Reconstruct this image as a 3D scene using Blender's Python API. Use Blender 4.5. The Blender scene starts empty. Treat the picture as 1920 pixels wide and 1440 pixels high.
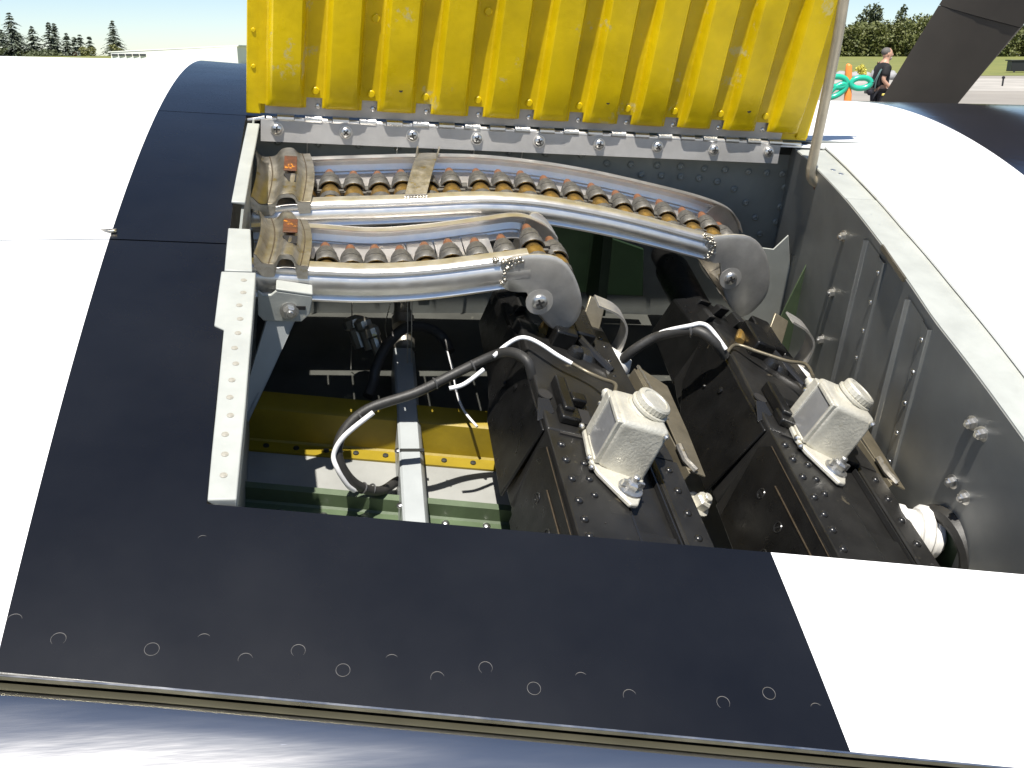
import bpy, bmesh, math, random
from mathutils import Vector, Matrix, noise
random.seed(7)
sc = bpy.context.scene
col = sc.collection
R = math.radians
# ------------------------------------------------------------------ camera
CAMZ = 1.62
cam = bpy.data.objects.new('camera', bpy.data.cameras.new('camera'))
col.objects.link(cam)
cam.location = (0, 0, CAMZ)
cam.rotation_euler = (R(90 - 18.4), 0, 0)
cam.data.lens = 36 * 1850 / 1920
cam.data.sensor_width = 36
cam.data.clip_start = 0.02
cam.data.clip_end = 6000
sc.camera = cam
# ------------------------------------------------------------------ bay frame (span, chord, normal) at the hinge
SX = Vector((0.9756974, 0.20430563, -0.07920722))
CX = Vector((-0.1711936, 0.93636901, 0.30644058))
NX = Vector((0.13677473, -0.28543351, 0.94858863))
HP = Vector((0.00866411, 1.1, -0.07860156 + CAMZ))
BAY = Matrix(((SX.x, CX.x, NX.x, HP.x), (SX.y, CX.y, NX.y, HP.y), (SX.z, CX.z, NX.z, HP.z), (0, 0, 0, 1)))
# ------------------------------------------------------------------ light
SUN_LOCAL = Vector((-0.21, -0.125, 1.0)).normalized()       # towards the sun, in the bay frame
SUN = (BAY.to_3x3() @ SUN_LOCAL).normalized()
sun = bpy.data.objects.new('sun', bpy.data.lights.new('sun', 'SUN'))
col.objects.link(sun)
sun.data.energy = 4.2
sun.data.angle = R(0.53)
sun.data.color = (1.0, 0.95, 0.87)
sun.rotation_euler = SUN.to_track_quat('Z', 'Y').to_euler()
world = bpy.data.worlds.new('World')
sc.world = world
world.use_nodes = True
wn = world.node_tree
sky = wn.nodes.new('ShaderNodeTexSky')
sky.sky_type = 'NISHITA'
sky.sun_disc = False
sky.sun_elevation = math.asin(SUN.z)
sky.sun_rotation = math.atan2(SUN.x, SUN.y)
sky.air_density = 1.0
sky.dust_density = 1.2
sky.altitude = 2500
sky.ozone_density = 1.8
wn.links.new(sky.outputs[0], wn.nodes['Background'].inputs[0])
wn.nodes['Background'].inputs[1].default_value = 0.069
sc.view_settings.view_transform = 'Standard'
sc.view_settings.look = 'None'
sc.view_settings.gamma = 1
sc.view_settings.use_curve_mapping = False
sc.view_settings.exposure = 0.95
# ------------------------------------------------------------------ materials
def mat(name, c, rough=0.5, metal=0.0, var=0.0, vscale=30.0, bump=0.0, bscale=200.0, c2=None, wear=None,
        wscale=60.0, wlevel=0.62, rvar=0.0, stretch=None, spec=0.5, coat=0.0, coord='Object'):
    m = bpy.data.materials.new(name)
    m.use_nodes = True
    nt = m.node_tree
    N, K = nt.nodes, nt.links
    p = N['Principled BSDF']
    p.inputs['Base Color'].default_value = (*c, 1)
    p.inputs['Roughness'].default_value = rough
    p.inputs['Metallic'].default_value = metal
    p.inputs['Specular IOR Level'].default_value = spec
    p.inputs['Coat Weight'].default_value = coat
    tc = N.new('ShaderNodeTexCoord')
    vec = tc.outputs[coord]
    if stretch:
        mp = N.new('ShaderNodeMapping')
        mp.inputs['Scale'].default_value = stretch
        K.new(vec, mp.inputs[0])
        vec = mp.outputs[0]

    def nz(scale, detail=4.0, rgh=0.6):
        t = N.new('ShaderNodeTexNoise')
        t.inputs['Scale'].default_value = scale
        t.inputs['Detail'].default_value = detail
        t.inputs['Roughness'].default_value = rgh
        K.new(vec, t.inputs['Vector'])
        return t.outputs[0]

    def ramp(src, a, b, lo=0.0, hi=1.0):
        r = N.new('ShaderNodeMapRange')
        r.inputs[1].default_value = a
        r.inputs[2].default_value = b
        r.inputs[3].default_value = lo
        r.inputs[4].default_value = hi
        K.new(src, r.inputs[0])
        return r.outputs[0]

    def mix(f, a, b):
        x = N.new('ShaderNodeMix')
        x.data_type = 'RGBA'
        K.new(f, x.inputs[0])
        for s, v in ((6, a), (7, b)):
            if isinstance(v, tuple):
                x.inputs[s].default_value = (*v, 1)
            else:
                K.new(v, x.inputs[s])
        return x.outputs[2]
    cur = c
    if var or c2:
        f = ramp(nz(vscale), 0.3, 0.7)
        d = c2 or tuple(max(0, x * (1 - var)) for x in c)
        cur = mix(f, tuple(min(1, x * (1 + var * 0.4)) for x in c) if not c2 else c, d)
    if wear:
        f = ramp(nz(wscale, 8.0, 0.7), wlevel, wlevel + 0.04)
        cur = mix(f, cur, wear)
    if cur is not c:
        K.new(cur, p.inputs['Base Color'])
    if rvar:
        K.new(ramp(nz(vscale * 1.7), 0.25, 0.75, max(0.02, rough - rvar), min(1, rough + rvar)), p.inputs['Roughness'])
    if bump:
        b = N.new('ShaderNodeBump')
        b.inputs['Strength'].default_value = 1.0
        b.inputs['Distance'].default_value = bump
        K.new(nz(bscale, 3.0), b.inputs['Height'])
        K.new(b.outputs[0], p.inputs['Normal'])
    return m

M = {}
M['white'] = mat('white_paint', (0.86, 0.86, 0.85), 0.35, var=0.03, vscale=3)
M['black'] = mat('black_paint', (0.0040, 0.0048, 0.0075), 0.27, vscale=7, c2=(0.0085, 0.0095, 0.0125), bump=0.00002, bscale=2600, wear=(0.16, 0.165, 0.18), wscale=260, wlevel=0.735, rvar=0.03, spec=0.36)
M['gloss'] = mat('glossy_black_paint', (0.012, 0.013, 0.02), 0.12, var=0.1, bump=0.0004, bscale=14)
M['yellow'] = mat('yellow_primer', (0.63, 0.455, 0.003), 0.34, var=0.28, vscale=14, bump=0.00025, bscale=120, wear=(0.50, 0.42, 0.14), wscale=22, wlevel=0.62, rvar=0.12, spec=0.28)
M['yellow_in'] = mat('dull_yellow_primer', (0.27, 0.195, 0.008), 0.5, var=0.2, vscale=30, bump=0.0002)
M['steel'] = mat('stainless_steel', (0.85, 0.835, 0.81), 0.38, 0.92, var=0.15, vscale=40, bump=0.00004, bscale=60, rvar=0.08, c2=(0.76, 0.73, 0.69))
M['disc'] = mat('brushed_stainless', (0.66, 0.64, 0.605), 0.38, 0.75, var=0.15, vscale=70, bump=0.00008, bscale=800, rvar=0.08)
M['weld'] = mat('weld_bead', (0.62, 0.57, 0.48), 0.35, 1.0, var=0.3, vscale=300, bump=0.0012, bscale=420)
M['aged'] = mat('aged_steel', (0.47, 0.44, 0.38), 0.4, 0.9, var=0.3, vscale=70, bump=0.0003, bscale=200, rvar=0.12, wear=(0.34, 0.27, 0.12), wscale=70, wlevel=0.6)
M['rust'] = mat('orange_primer', (0.16, 0.055, 0.025), 0.55, 0.2, vscale=110, c2=(0.07, 0.035, 0.02), bump=0.0004, bscale=300, wear=(0.70, 0.27, 0.02), wscale=95, wlevel=0.57)
M['alu'] = mat('bare_aluminium', (0.70, 0.70, 0.69), 0.33, 1.0, var=0.2, vscale=30, bump=0.0001, bscale=400, rvar=0.1)
M['leaf_alu'] = mat('matte_aluminium', (0.44, 0.43, 0.415), 0.40, 0.35, var=0.18, vscale=24, bump=0.00008, bscale=300, rvar=0.1)
M['flap'] = mat('polished_flap_skin', (0.58, 0.575, 0.57), 0.19, 0.97, var=0.10, vscale=12, bump=0.00006, bscale=90, rvar=0.08, stretch=(0.25, 2.0, 1.0), wear=(0.95, 0.95, 0.95), wscale=160, wlevel=0.70)
M['lip'] = mat('olive_metal_lip', (0.17, 0.16, 0.11), 0.40, 0.6, var=0.15)
M['grey'] = mat('grey_primer', (0.36, 0.385, 0.39), 0.42, var=0.10, vscale=25, bump=0.00008, bscale=500, rvar=0.08)
M['pale'] = mat('pale_grey_primer', (0.37, 0.385, 0.36), 0.45, var=0.12, vscale=40, bump=0.0001, bscale=400, wear=(0.5, 0.48, 0.4), wscale=120, wlevel=0.68)
M['pale_mark'] = mat('stained_rivet_head', (0.315, 0.30, 0.255), 0.5, var=0.3, vscale=150)
M['rib'] = mat('satin_grey_rib', (0.25, 0.255, 0.245), 0.38, 0.2, var=0.22, vscale=9, bump=0.0003, bscale=26, rvar=0.12)
M['spar'] = mat('slate_grey_primer', (0.25, 0.265, 0.25), 0.42, var=0.2, vscale=18, bump=0.0001, bscale=500)
M['floor'] = mat('bay_floor_primer', (0.30, 0.305, 0.29), 0.5, var=0.15, vscale=20, bump=0.0001, bscale=300)
M['floor_shade'] = mat('shade_darkened_floor', (0.06, 0.062, 0.055), 0.55, var=0.35, vscale=18, wear=(0.14, 0.135, 0.11), wscale=30, wlevel=0.64)  # floor primer with the shade under the chutes put into its colour
M['dark'] = mat('dark_structure', (0.02, 0.022, 0.02), 0.55, var=0.3)
M['green'] = mat('dark_green_primer', (0.016, 0.034, 0.016), 0.4, var=0.25, vscale=30, bump=0.0001, bscale=300)
M['green_l'] = mat('moss_green_primer', (0.085, 0.12, 0.065), 0.4, var=0.25, vscale=30, bump=0.0001)
M['gun'] = mat('black_gunmetal', (0.011, 0.0108, 0.0105), 0.33, 0.3, var=0.4, vscale=40, bump=0.00018, bscale=700, wear=(0.10, 0.082, 0.055), wscale=65, wlevel=0.69, rvar=0.10)
M['gun_top'] = mat('worn_gunmetal', (0.025, 0.0245, 0.0235), 0.36, 0.35, var=0.4, vscale=30, bump=0.00012, bscale=900, wear=(0.11, 0.095, 0.068), wscale=40, wlevel=0.64, rvar=0.1)
M['edge'] = mat('worn_bright_edge', (0.16, 0.125, 0.085), 0.4, 0.6, var=0.4, vscale=200)
M['gun_riv'] = mat('rivet_gunmetal', (0.05, 0.05, 0.05), 0.25, 0.7)
M['heater'] = mat('cast_aluminium', (0.60, 0.58, 0.50), 0.47, 0.40, var=0.22, vscale=45, bump=0.0005, bscale=420, rvar=0.12, wear=(0.40, 0.34, 0.23), wscale=60, wlevel=0.66)
M['heat_win'] = mat('smooth_aluminium', (0.66, 0.665, 0.67), 0.36, 0.8, var=0.12, vscale=60)
M['plate'] = mat('brown_grey_plate', (0.20, 0.175, 0.125), 0.4, 0.55, var=0.25, vscale=50, bump=0.0002, bscale=300)
M['brass'] = mat('cartridge_brass', (0.56, 0.37, 0.13), 0.34, 0.9, var=0.3, vscale=110, rvar=0.1)
M['copper'] = mat('bullet_copper', (0.33, 0.155, 0.085), 0.48, 0.6, var=0.3, vscale=200, rvar=0.1)
M['link'] = mat('grey_link_steel', (0.135, 0.130, 0.120), 0.5, 0.45, var=0.35, vscale=240, bump=0.0004, bscale=500)
M['cable'] = mat('black_rubber', (0.030, 0.029, 0.027), 0.52, var=0.3, vscale=80, bump=0.0002, bscale=400)
M['wire'] = mat('white_wire', (0.80, 0.80, 0.80), 0.5, var=0.08, vscale=200)
M['clear'] = mat('grey_tape', (0.07, 0.07, 0.07), 0.3)
M['screw'] = mat('screw_steel', (0.66, 0.65, 0.62), 0.3, 0.9, var=0.2, vscale=300)
M['slot'] = mat('dark_recess', (0.015, 0.014, 0.013), 0.8)
M['rod'] = mat('tan_rod_paint', (0.46, 0.41, 0.31), 0.38, 0.25, var=0.2, vscale=60, wear=(0.25, 0.16, 0.1), wscale=80, wlevel=0.7)
M['bracket_r'] = mat('brown_bracket', (0.21, 0.12, 0.085), 0.5, 0.3, var=0.3, vscale=200)
M['prop'] = mat('flat_black_blade', (0.050, 0.043, 0.035), 0.55, var=0.15, vscale=10, bump=0.0006, bscale=500)
M['prop_line'] = mat('blade_joint', (0.005, 0.005, 0.008), 0.6)
M['hose'] = mat('white_boot', (0.72, 0.71, 0.68), 0.5, var=0.1)
M['ringm'] = mat('bare_rivet_edge', (0.30, 0.28, 0.26), 0.45, 0.6, var=0.4, vscale=200)
M['concrete'] = mat('apron_concrete', (0.30, 0.275, 0.24), 0.85, var=0.25, vscale=0.12, bump=0.004, bscale=8, coord='Object')
M['concrete_l'] = mat('taxiway_concrete', (0.40, 0.375, 0.335), 0.85, var=0.3, vscale=0.3)
M['grass'] = mat('dry_grass', (0.20, 0.20, 0.05), 0.9, vscale=0.25, c2=(0.13, 0.15, 0.04), bump=0.05, bscale=3)
M['leaf'] = mat('hedge_leaf', (0.12, 0.125, 0.035), 0.6, vscale=0.6, c2=(0.08, 0.10, 0.025))
M['leaf_d'] = mat('tree_leaf', (0.085, 0.10, 0.04), 0.6, vscale=0.6, c2=(0.055, 0.07, 0.03))
M['needle'] = mat('conifer_needle', (0.12, 0.14, 0.10), 0.65, vscale=0.5, c2=(0.07, 0.09, 0.06))
M['leaf_o'] = mat('russet_leaf', (0.28, 0.10, 0.05), 0.6, var=0.4, vscale=0.8)
M['leaf_y'] = mat('yellow_green_leaf', (0.16, 0.165, 0.05), 0.6, var=0.4, vscale=0.8)
M['bark'] = mat('bark', (0.07, 0.055, 0.04), 0.9, var=0.3, vscale=2)
M['wall'] = mat('white_cladding', (0.82, 0.82, 0.78), 0.6, var=0.04, vscale=0.3)
M['glass'] = mat('dark_glass', (0.06, 0.065, 0.07), 0.15)
M['skin'] = mat('skin', (0.50, 0.29, 0.20), 0.5, var=0.1, vscale=20)
M['shirt'] = mat('black_cotton', (0.012, 0.012, 0.014), 0.85, var=0.3, vscale=12)
M['trouser'] = mat('dark_trousers', (0.014, 0.013, 0.022), 0.85, var=0.3, vscale=12)
M['hair'] = mat('grey_hair', (0.13, 0.12, 0.11), 0.8, var=0.4, vscale=60)
M['beard'] = mat('white_beard', (0.36, 0.32, 0.28), 0.8, var=0.2, vscale=60)
M['cambody'] = mat('camera_black', (0.018, 0.018, 0.02), 0.4)
M['strap_m'] = mat('teal_strap', (0.10, 0.16, 0.16), 0.6)
M['pouch'] = mat('yellow_pouch', (0.62, 0.52, 0.12), 0.6)
M['bal_o'] = mat('orange_balloon', (0.85, 0.26, 0.05), 0.3)
M['bal_g'] = mat('green_balloon', (0.02, 0.42, 0.27), 0.25)
M['yel_bush'] = mat('yellow_blossom', (0.62, 0.56, 0.10), 0.7, var=0.3, vscale=3)
M['stone'] = mat('grey_stone', (0.33, 0.33, 0.33), 0.9, var=0.3, vscale=1)

# ------------------------------------------------------------------ mesh builder
class MB:
    def __init__(s):
        s.v, s.f, s.m = [], [], []

    def add(s, vs, fs, mi=0):
        o = len(s.v)
        s.pieces = getattr(s, 'pieces', []) + [(o, len(vs), len(s.f), len(fs))]
        s.v += [Vector(x) for x in vs]
        s.f += [tuple(i + o for i in f) for f in fs]
        s.m += [mi] * len(fs)
        return s

    def box(s, a0, a1, b0, b1, c0, c1, mi=0):
        v = [(a0, b0, c0), (a1, b0, c0), (a1, b1, c0), (a0, b1, c0), (a0, b0, c1), (a1, b0, c1), (a1, b1, c1), (a0, b1, c1)]
        return s.add(v, [(3, 2, 1, 0), (4, 5, 6, 7), (0, 1, 5, 4), (1, 2, 6, 5), (2, 3, 7, 6), (3, 0, 4, 7)], mi)

    def hexa(s, lo, hi, mi=0):
        n = len(lo)
        fs = [tuple(range(n - 1, -1, -1)), tuple(range(n, 2 * n))]
        fs += [(i, (i + 1) % n, n + (i + 1) % n, n + i) for i in range(n)]
        return s.add(list(lo) + list(hi), fs, mi)

    def prism(s, poly, vec, mi=0):
        vec = Vector(vec)
        return s.hexa([Vector(p) for p in poly], [Vector(p) + vec for p in poly], mi)

    def tube(s, pts, r, n=8, cap=True, mi=0):
        pts = [Vector(p) for p in pts]
        rs = r if isinstance(r, (list, tuple)) else [r] * len(pts)
        vs, fs = [], []
        up = None
        for i, p in enumerate(pts):
            t = (pts[min(i + 1, len(pts) - 1)] - pts[max(i - 1, 0)]).normalized()
            if up is None:
                up = Vector((0, 0, 1)) if abs(t.z) < 0.9 else Vector((0, 1, 0))
            x = t.cross(up).normalized()
            up = x.cross(t).normalized()
            for k in range(n):
                a = 2 * math.pi * k / n
                vs.append(p + (x * math.cos(a) + up * math.sin(a)) * rs[i])
        for i in range(len(pts) - 1):
            for k in range(n):
                k2 = (k + 1) % n
                fs.append((i * n + k, i * n + k2, (i + 1) * n + k2, (i + 1) * n + k))
        if cap:
            fs.append(tuple(range(n - 1, -1, -1)))
            fs.append(tuple((len(pts) - 1) * n + k for k in range(n)))
        return s.add(vs, fs, mi)

    def lathe(s, prof, o=(0, 0, 0), axis=(0, 0, 1), n=12, mi=0, cap=True):
        o, ax = Vector(o), Vector(axis).normalized()
        x = ax.orthogonal().normalized()
        y = ax.cross(x)
        vs, fs = [], []
        for (r, h) in prof:
            for k in range(n):
                a = 2 * math.pi * k / n
                vs.append(o + ax * h + (x * math.cos(a) + y * math.sin(a)) * r)
        m = len(prof)
        for i in range(m - 1):
            for k in range(n):
                k2 = (k + 1) % n
                fs.append((i * n + k, i * n + k2, (i + 1) * n + k2, (i + 1) * n + k))
        if cap:
            fs.append(tuple(range(n - 1, -1, -1)))
            fs.append(tuple((m - 1) * n + k for k in range(n)))
        return s.add(vs, fs, mi)

    def grid(s, nu, nv, fn, mi=0, flip=False, mfn=None):
        vs = [fn(i / nu, j / nv) for j in range(nv + 1) for i in range(nu + 1)]
        o = len(s.v)
        s.v += [Vector(x) for x in vs]
        for j in range(nv):
            for i in range(nu):
                a = o + j * (nu + 1) + i
                q = (a, a + 1, a + nu + 2, a + nu + 1)
                s.f.append(q[::-1] if flip else q)
                s.m.append(mfn(i, j) if mfn else mi)
        return s

    def sweep(s, prof, frames, mi=0):
        # prof: (u, w) points; frames: (origin, U, W)
        n = len(prof)
        vs = [Vector(o) + Vector(U) * u + Vector(W) * w for (o, U, W) in frames for (u, w) in prof]
        fs = [(i * n + k, i * n + k + 1, (i + 1) * n + k + 1, (i + 1) * n + k) for i in range(len(frames) - 1) for k in range(n - 1)]
        return s.add(vs, fs, mi)

    def torus(s, o, axis, Rr, r, n=20, m=5, mi=0):
        o, ax = Vector(o), Vector(axis).normalized()
        x = ax.orthogonal().normalized()
        y = ax.cross(x)
        vs, fs = [], []
        for i in range(n):
            a = 2 * math.pi * i / n
            d = x * math.cos(a) + y * math.sin(a)
            for k in range(m):
                b = 2 * math.pi * k / m
                vs.append(o + d * (Rr + r * math.cos(b)) + ax * r * math.sin(b))
        for i in range(n):
            for k in range(m):
                fs.append((i * m + k, ((i + 1) % n) * m + k, ((i + 1) % n) * m + (k + 1) % m, i * m + (k + 1) % m))
        return s.add(vs, fs, mi)

    def mesh(s, name, mats, off=Vector((0, 0, 0)), smooth=35, weld=False):
        me = bpy.data.meshes.new(name)
        me.from_pydata([tuple(v - off) for v in s.v], [], s.f)
        if not isinstance(mats, (list, tuple)):
            mats = [mats]
        for m in mats:
            me.materials.append(m)
        if len(mats) > 1:
            me.polygons.foreach_set('material_index', s.m)
        bm = bmesh.new()
        bm.from_mesh(me)
        if weld:
            bmesh.ops.remove_doubles(bm, verts=bm.verts, dist=0.0002)
        bmesh.ops.recalc_face_normals(bm, faces=bm.faces)
        bm.to_mesh(me)
        bm.free()
        if smooth:
            me.shade_smooth()
            me.set_sharp_from_angle(angle=R(smooth))
        me.update()
        return me

P0 = {}

def thing(name, label, cat, p0=(0, 0, 0), group=None, frame=BAY):
    o = bpy.data.objects.new(name, None)
    col.objects.link(o)
    o.empty_display_size = 0.05
    o.matrix_world = frame @ Matrix.Translation(p0)
    o['label'] = label
    o['category'] = cat
    if group:
        o['group'] = group
    P0[o.name] = Vector(p0)
    return o

def part(name, mb, mats, parent, bevel=0, seg=2, solid=0, smooth=35, label=None, off=0, weld=False):
    p0 = P0[parent.name]
    o = bpy.data.objects.new(name, mb.mesh(name, mats, p0, smooth, weld))
    col.objects.link(o)
    o.parent = parent
    P0[o.name] = p0
    if solid:
        md = o.modifiers.new('solid', 'SOLIDIFY')
        md.thickness = solid
        md.offset = off
        md = o.modifiers.new('split', 'EDGE_SPLIT')
        md.split_angle = R(38)
    if bevel:
        md = o.modifiers.new('bevel', 'BEVEL')
        md.width = bevel
        md.segments = seg
        md.limit_method = 'ANGLE'
        md.angle_limit = R(40)
    if label:
        o['label'] = label
    return o

def parts(name, mb, mats, parent, **kw):
    # one object for every piece added to the builder
    for (o, nv, f0, nf) in mb.pieces:
        b = MB()
        b.add(mb.v[o:o + nv], [tuple(i - o for i in f) for f in mb.f[f0:f0 + nf]])
        b.m = mb.m[f0:f0 + nf]
        part(name, b, mats, parent, **kw)

def single(name, mb, mats, label, cat, p0=(0, 0, 0), group=None, frame=BAY, bevel=0, smooth=35, kind=None, solid=0):
    o = bpy.data.objects.new(name, mb.mesh(name, mats, Vector(p0), smooth))
    col.objects.link(o)
    o.matrix_world = frame @ Matrix.Translation(p0)
    if kind:
        o['kind'] = kind
    if label:
        o['label'] = label
    if cat:
        o['category'] = cat
    if group:
        o['group'] = group
    if solid:
        md = o.modifiers.new('solid', 'SOLIDIFY')
        md.thickness = solid
    if bevel:
        md = o.modifiers.new('bevel', 'BEVEL')
        md.width = bevel
        md.segments = 2
        md.limit_method = 'ANGLE'
    return o

def inst(name, me, parent, loc, z=(0, 0, 1), y=None, s=1.0, spin=0.0, label=None):
    o = bpy.data.objects.new(name, me)
    col.objects.link(o)
    o.parent = parent
    o.location = Vector(loc) - P0[parent.name]
    o.rotation_mode = 'QUATERNION'
    q = Vector(z).to_track_quat('Z', 'Y')
    if spin:
        q = q @ Matrix.Rotation(spin, 3, 'Z').to_quaternion()
    o.rotation_quaternion = q
    o.scale = (s, s, s) if not isinstance(s, tuple) else s
    P0[o.name] = Vector((0, 0, 0))
    if label:
        o['label'] = label
    return o

def smoothpath(pts, n=6):
    pts = [Vector(p) for p in pts]
    out = []
    for i in range(len(pts) - 1):
        p0, p1, p2, p3 = pts[max(i - 1, 0)], pts[i], pts[i + 1], pts[min(i + 2, len(pts) - 1)]
        for k in range(n):
            t = k / n
            out.append(0.5 * ((2 * p1) + (p2 - p0) * t + (2 * p0 - 5 * p1 + 4 * p2 - p3) * t * t + (3 * p1 - p0 - 3 * p2 + p3) * t ** 3))
    out.append(pts[-1])
    return out

# shared small meshes ------------------------------------------------
def dome(r, h, n=10):
    m = MB()
    m.lathe([(r, 0), (r * 0.92, h * 0.45), (r * 0.6, h * 0.85), (r * 0.12, h)], n=n)
    return m
ME = {}
ME['riv_gun'] = dome(0.0036, 0.0026).mesh('rivet', M['gun_riv'], smooth=80)
ME['riv_spar'] = MB().lathe([(0.0042, 0), (0.0040, 0.0012), (0.0022, 0.0022), (0.0018, 0.0014), (0.0004, 0.0012)], n=12).mesh('rivet', M['spar'], smooth=60)
ME['riv_yel'] = MB().lathe([(0.0040, 0), (0.0040, 0.0010), (0.0032, 0.0019), (0.0004, 0.0020)], n=12).mesh('rivet', M['yellow'], smooth=40)
ME['riv_alu'] = MB().lathe([(0.0034, 0), (0.0032, 0.0012), (0.0022, 0.0020), (0.0004, 0.0022)], n=12).mesh('rivet', M['alu'], smooth=60)
ME['riv_pale'] = MB().lathe([(0.0040, 0), (0.0038, 0.0004), (0.0028, 0.0004), (0.0025, 0.0006), (0.0004, 0.0007)], n=12).mesh('rivet', M['pale_mark'], smooth=40)
ME['riv_grn'] = dome(0.0042, 0.0026).mesh('rivet', M['alu'], smooth=80)
ME['riv_rib'] = dome(0.0026, 0.0012, 8).mesh('rivet', M['alu'], smooth=80)
_r = MB()
_r.torus((0, 0, -0.00006), (0, 0, 1), 0.0034, 0.00014, 24, 4)
ME['ring'] = _r.mesh('flush_rivet', M['ringm'])
def arcring(t0, t1):
    m = MB()
    m.tube([(0.0034 * math.cos(t0 + (t1 - t0) * k / 18), 0.0034 * math.sin(t0 + (t1 - t0) * k / 18), -0.00006) for k in range(19)], [0.00004 + 0.00014 * math.sin(math.pi * k / 18) for k in range(19)], 4)
    return m.mesh('flush_rivet', M['ringm'])
ME['arc1'] = arcring(0.2, 3.4)
ME['arc2'] = arcring(-0.8, 4.0)
ME['arc3'] = arcring(0.6, 2.6)
def screw_mesh(r, name='screw', washer=0.0):
    m = MB()
    if washer:
        m.lathe([(washer, 0), (washer, 0.0012), (washer * 0.5, 0.0014)], n=20, mi=2)
    m.lathe([(r, 0.0010), (r, 0.0020), (r * 0.85, 0.0036), (r * 0.5, 0.0044), (0.0003, 0.0046)], n=16)
    w = r * 0.13
    l = r * 0.55
    m.box(-l, l, -w, w, 0.0030, 0.0049, 1)
    m.box(-w, w, -l, l, 0.0030, 0.0050, 1)
    return m.mesh(name, [M['screw'], M['slot'], M['disc']], smooth=50)
ME['screw'] = screw_mesh(0.0058, washer=0.0068)
ME['screw_big'] = screw_mesh(0.0072, washer=0.0125)
def hexbolt(r, h, name='bolt', m1='screw'):
    m = MB()
    m.lathe([(r * 1.45, 0), (r * 1.45, h * 0.18), (r * 1.1, h * 0.2)], n=18)
    m.lathe([(r, h * 0.2), (r, h * 0.85), (r * 0.8, h)], n=6)
    m.lathe([(r * 0.5, h), (r * 0.5, h * 1.25), (r * 0.42, h * 1.3)], n=10)
    return m.mesh(name, M[m1], smooth=30)
ME['bolt'] = hexbolt(0.0052, 0.007)
ME['bolt_w'] = hexbolt(0.0085, 0.012, m1='heater')

# ------------------------------------------------------------------ wing surface
KS = 0.02 / 0.0961
def surf(a, b, off=0.0):
    c = -KS * b * (b + 0.62) + off
    if a < -0.37:
        c += 0.060 * (a + 0.37)
    if a > 0.36:
        c += 0.055 * (a - 0.36)
    return Vector((a, b, c))
def te(a): return -0.684 - 0.164 * (max(a, -0.5) + 0.368)
def rear(a): return -0.5874 - 0.1355 * (min(max(a, -0.283), 0.2) + 0.283)
def hinge_b(a): return 0.0033 + 0.05 * a
def interp(pts, b):
    for (a0, b0), (a1, b1) in zip(pts, pts[1:]):
        if b0 >= b >= b1:
            return a0 + (a1 - a0) * (b - b0) / (b1 - b0)
    return pts[0][0] if b > pts[0][1] else pts[-1][0]
ROUT = [(0.3805, 0.036), (0.3581, -0.0927), (0.3371, -0.2176), (0.3218, -0.3436), (0.3116, -0.4654), (0.303, -0.57), (0.2985, -0.66)]
RIN = [(0.3442, 0.0449), (0.3147, -0.1515), (0.3009, -0.2357), (0.2773, -0.3885), (0.270, -0.5305), (0.266, -0.66)]
def adark(b): return 0.587 + 0.225 * min(b, 0.46)

wing = thing('aircraft_wing', 'aircraft wing with black and white stripes and an open gun bay cut into it', 'aircraft wing', (0, 0, -0.2))
SK = [M['white'], M['black'], M['gloss']]
def skin(mb, cols, nv, bfn0, bfn1, mcol):
    # cols: list of functions a(b) or constants
    f = lambda x, b: x(b) if callable(x) else x
    n = len(cols) - 1
    def fn(u, v):
        i = round(u * n)
        a = f(cols[i], -0.3)
        for _ in range(3):
            b = bfn0(a) + (bfn1(a) - bfn0(a)) * v
            a = f(cols[i], b)
        return surf(a, b)
    mb.grid(n, nv, fn, mfn=lambda i, j: mcol[i])
LEFTC = [-4, -2.5, -1.6, -1.1, -0.8, -0.6, -0.48, -0.3705, -0.32]
LM = [0] * 7 + [1] * 2
# rear panel: left of the bay and behind it
m = MB()
skin(m, LEFTC + [-0.2835, -0.2, -0.1, -0.03, 0.036, 0.1, 0.2, 0.266, 0.33, 0.5, 0.8, 1.4, 3], 8, te, rear, LM + [1, 1, 1, 1] + [0] * 8)
skin(m, LEFTC + [-0.2835], 14, rear, lambda a: -0.3188, LM)
part('skin_panel', m, SK, wing, solid=0.0022, off=-1, weld=True, label='black skin panel between the open bay and the flap, white at both ends')
m = MB()
skin(m, LEFTC + [-0.2865], 16, lambda a: -0.3170, lambda a: hinge_b(a) + 0.0026, LM)
part('skin_panel', m, SK, wing, solid=0.0022, off=-1, label='black and white access panel left of the bay')
m = MB()
cols = LEFTC + [-0.26, -0.1, 0.036, 0.15, 0.3, 0.378]
skin(m, cols, 34, lambda a: hinge_b(a) + 0.0042, lambda a: 1.15, LM + [1, 1, 1, 0, 0, 0][:6])
part('skin_panel', m, SK, wing, solid=0.0022, off=-1, label='black and white leading edge skin')
m = MB()
nr = [lambda b, k=k: 0.3795 + (adark(b) - 0.3795) * k for k in (0, 0.25, 0.5, 0.75, 1.0)]
def colsr(bs, be, n, first):
    mb = m
    def fn(u, v):
        b = bs + (be - bs) * v
        i = round(u * 9)
        a0 = first(b)
        if i <= 4:
            a = a0 + (adark(b) - a0) * i / 4
        else:
            a = adark(b) + (3.2 - adark(b)) * ((i - 4) / 5) ** 1.6
        return surf(a, b)
    mb.grid(9, n, fn, mfn=lambda i, j: 0 if i < 4 else 2)
colsr(-0.6529, 0.0355, 24, lambda b: interp(ROUT, b))
colsr(0.0355, 1.15, 36, lambda b: 0.3783)
part('skin_panel', m, SK, wing, solid=0.0022, off=-1, label='white skin right of the bay with a glossy dark stripe')
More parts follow.
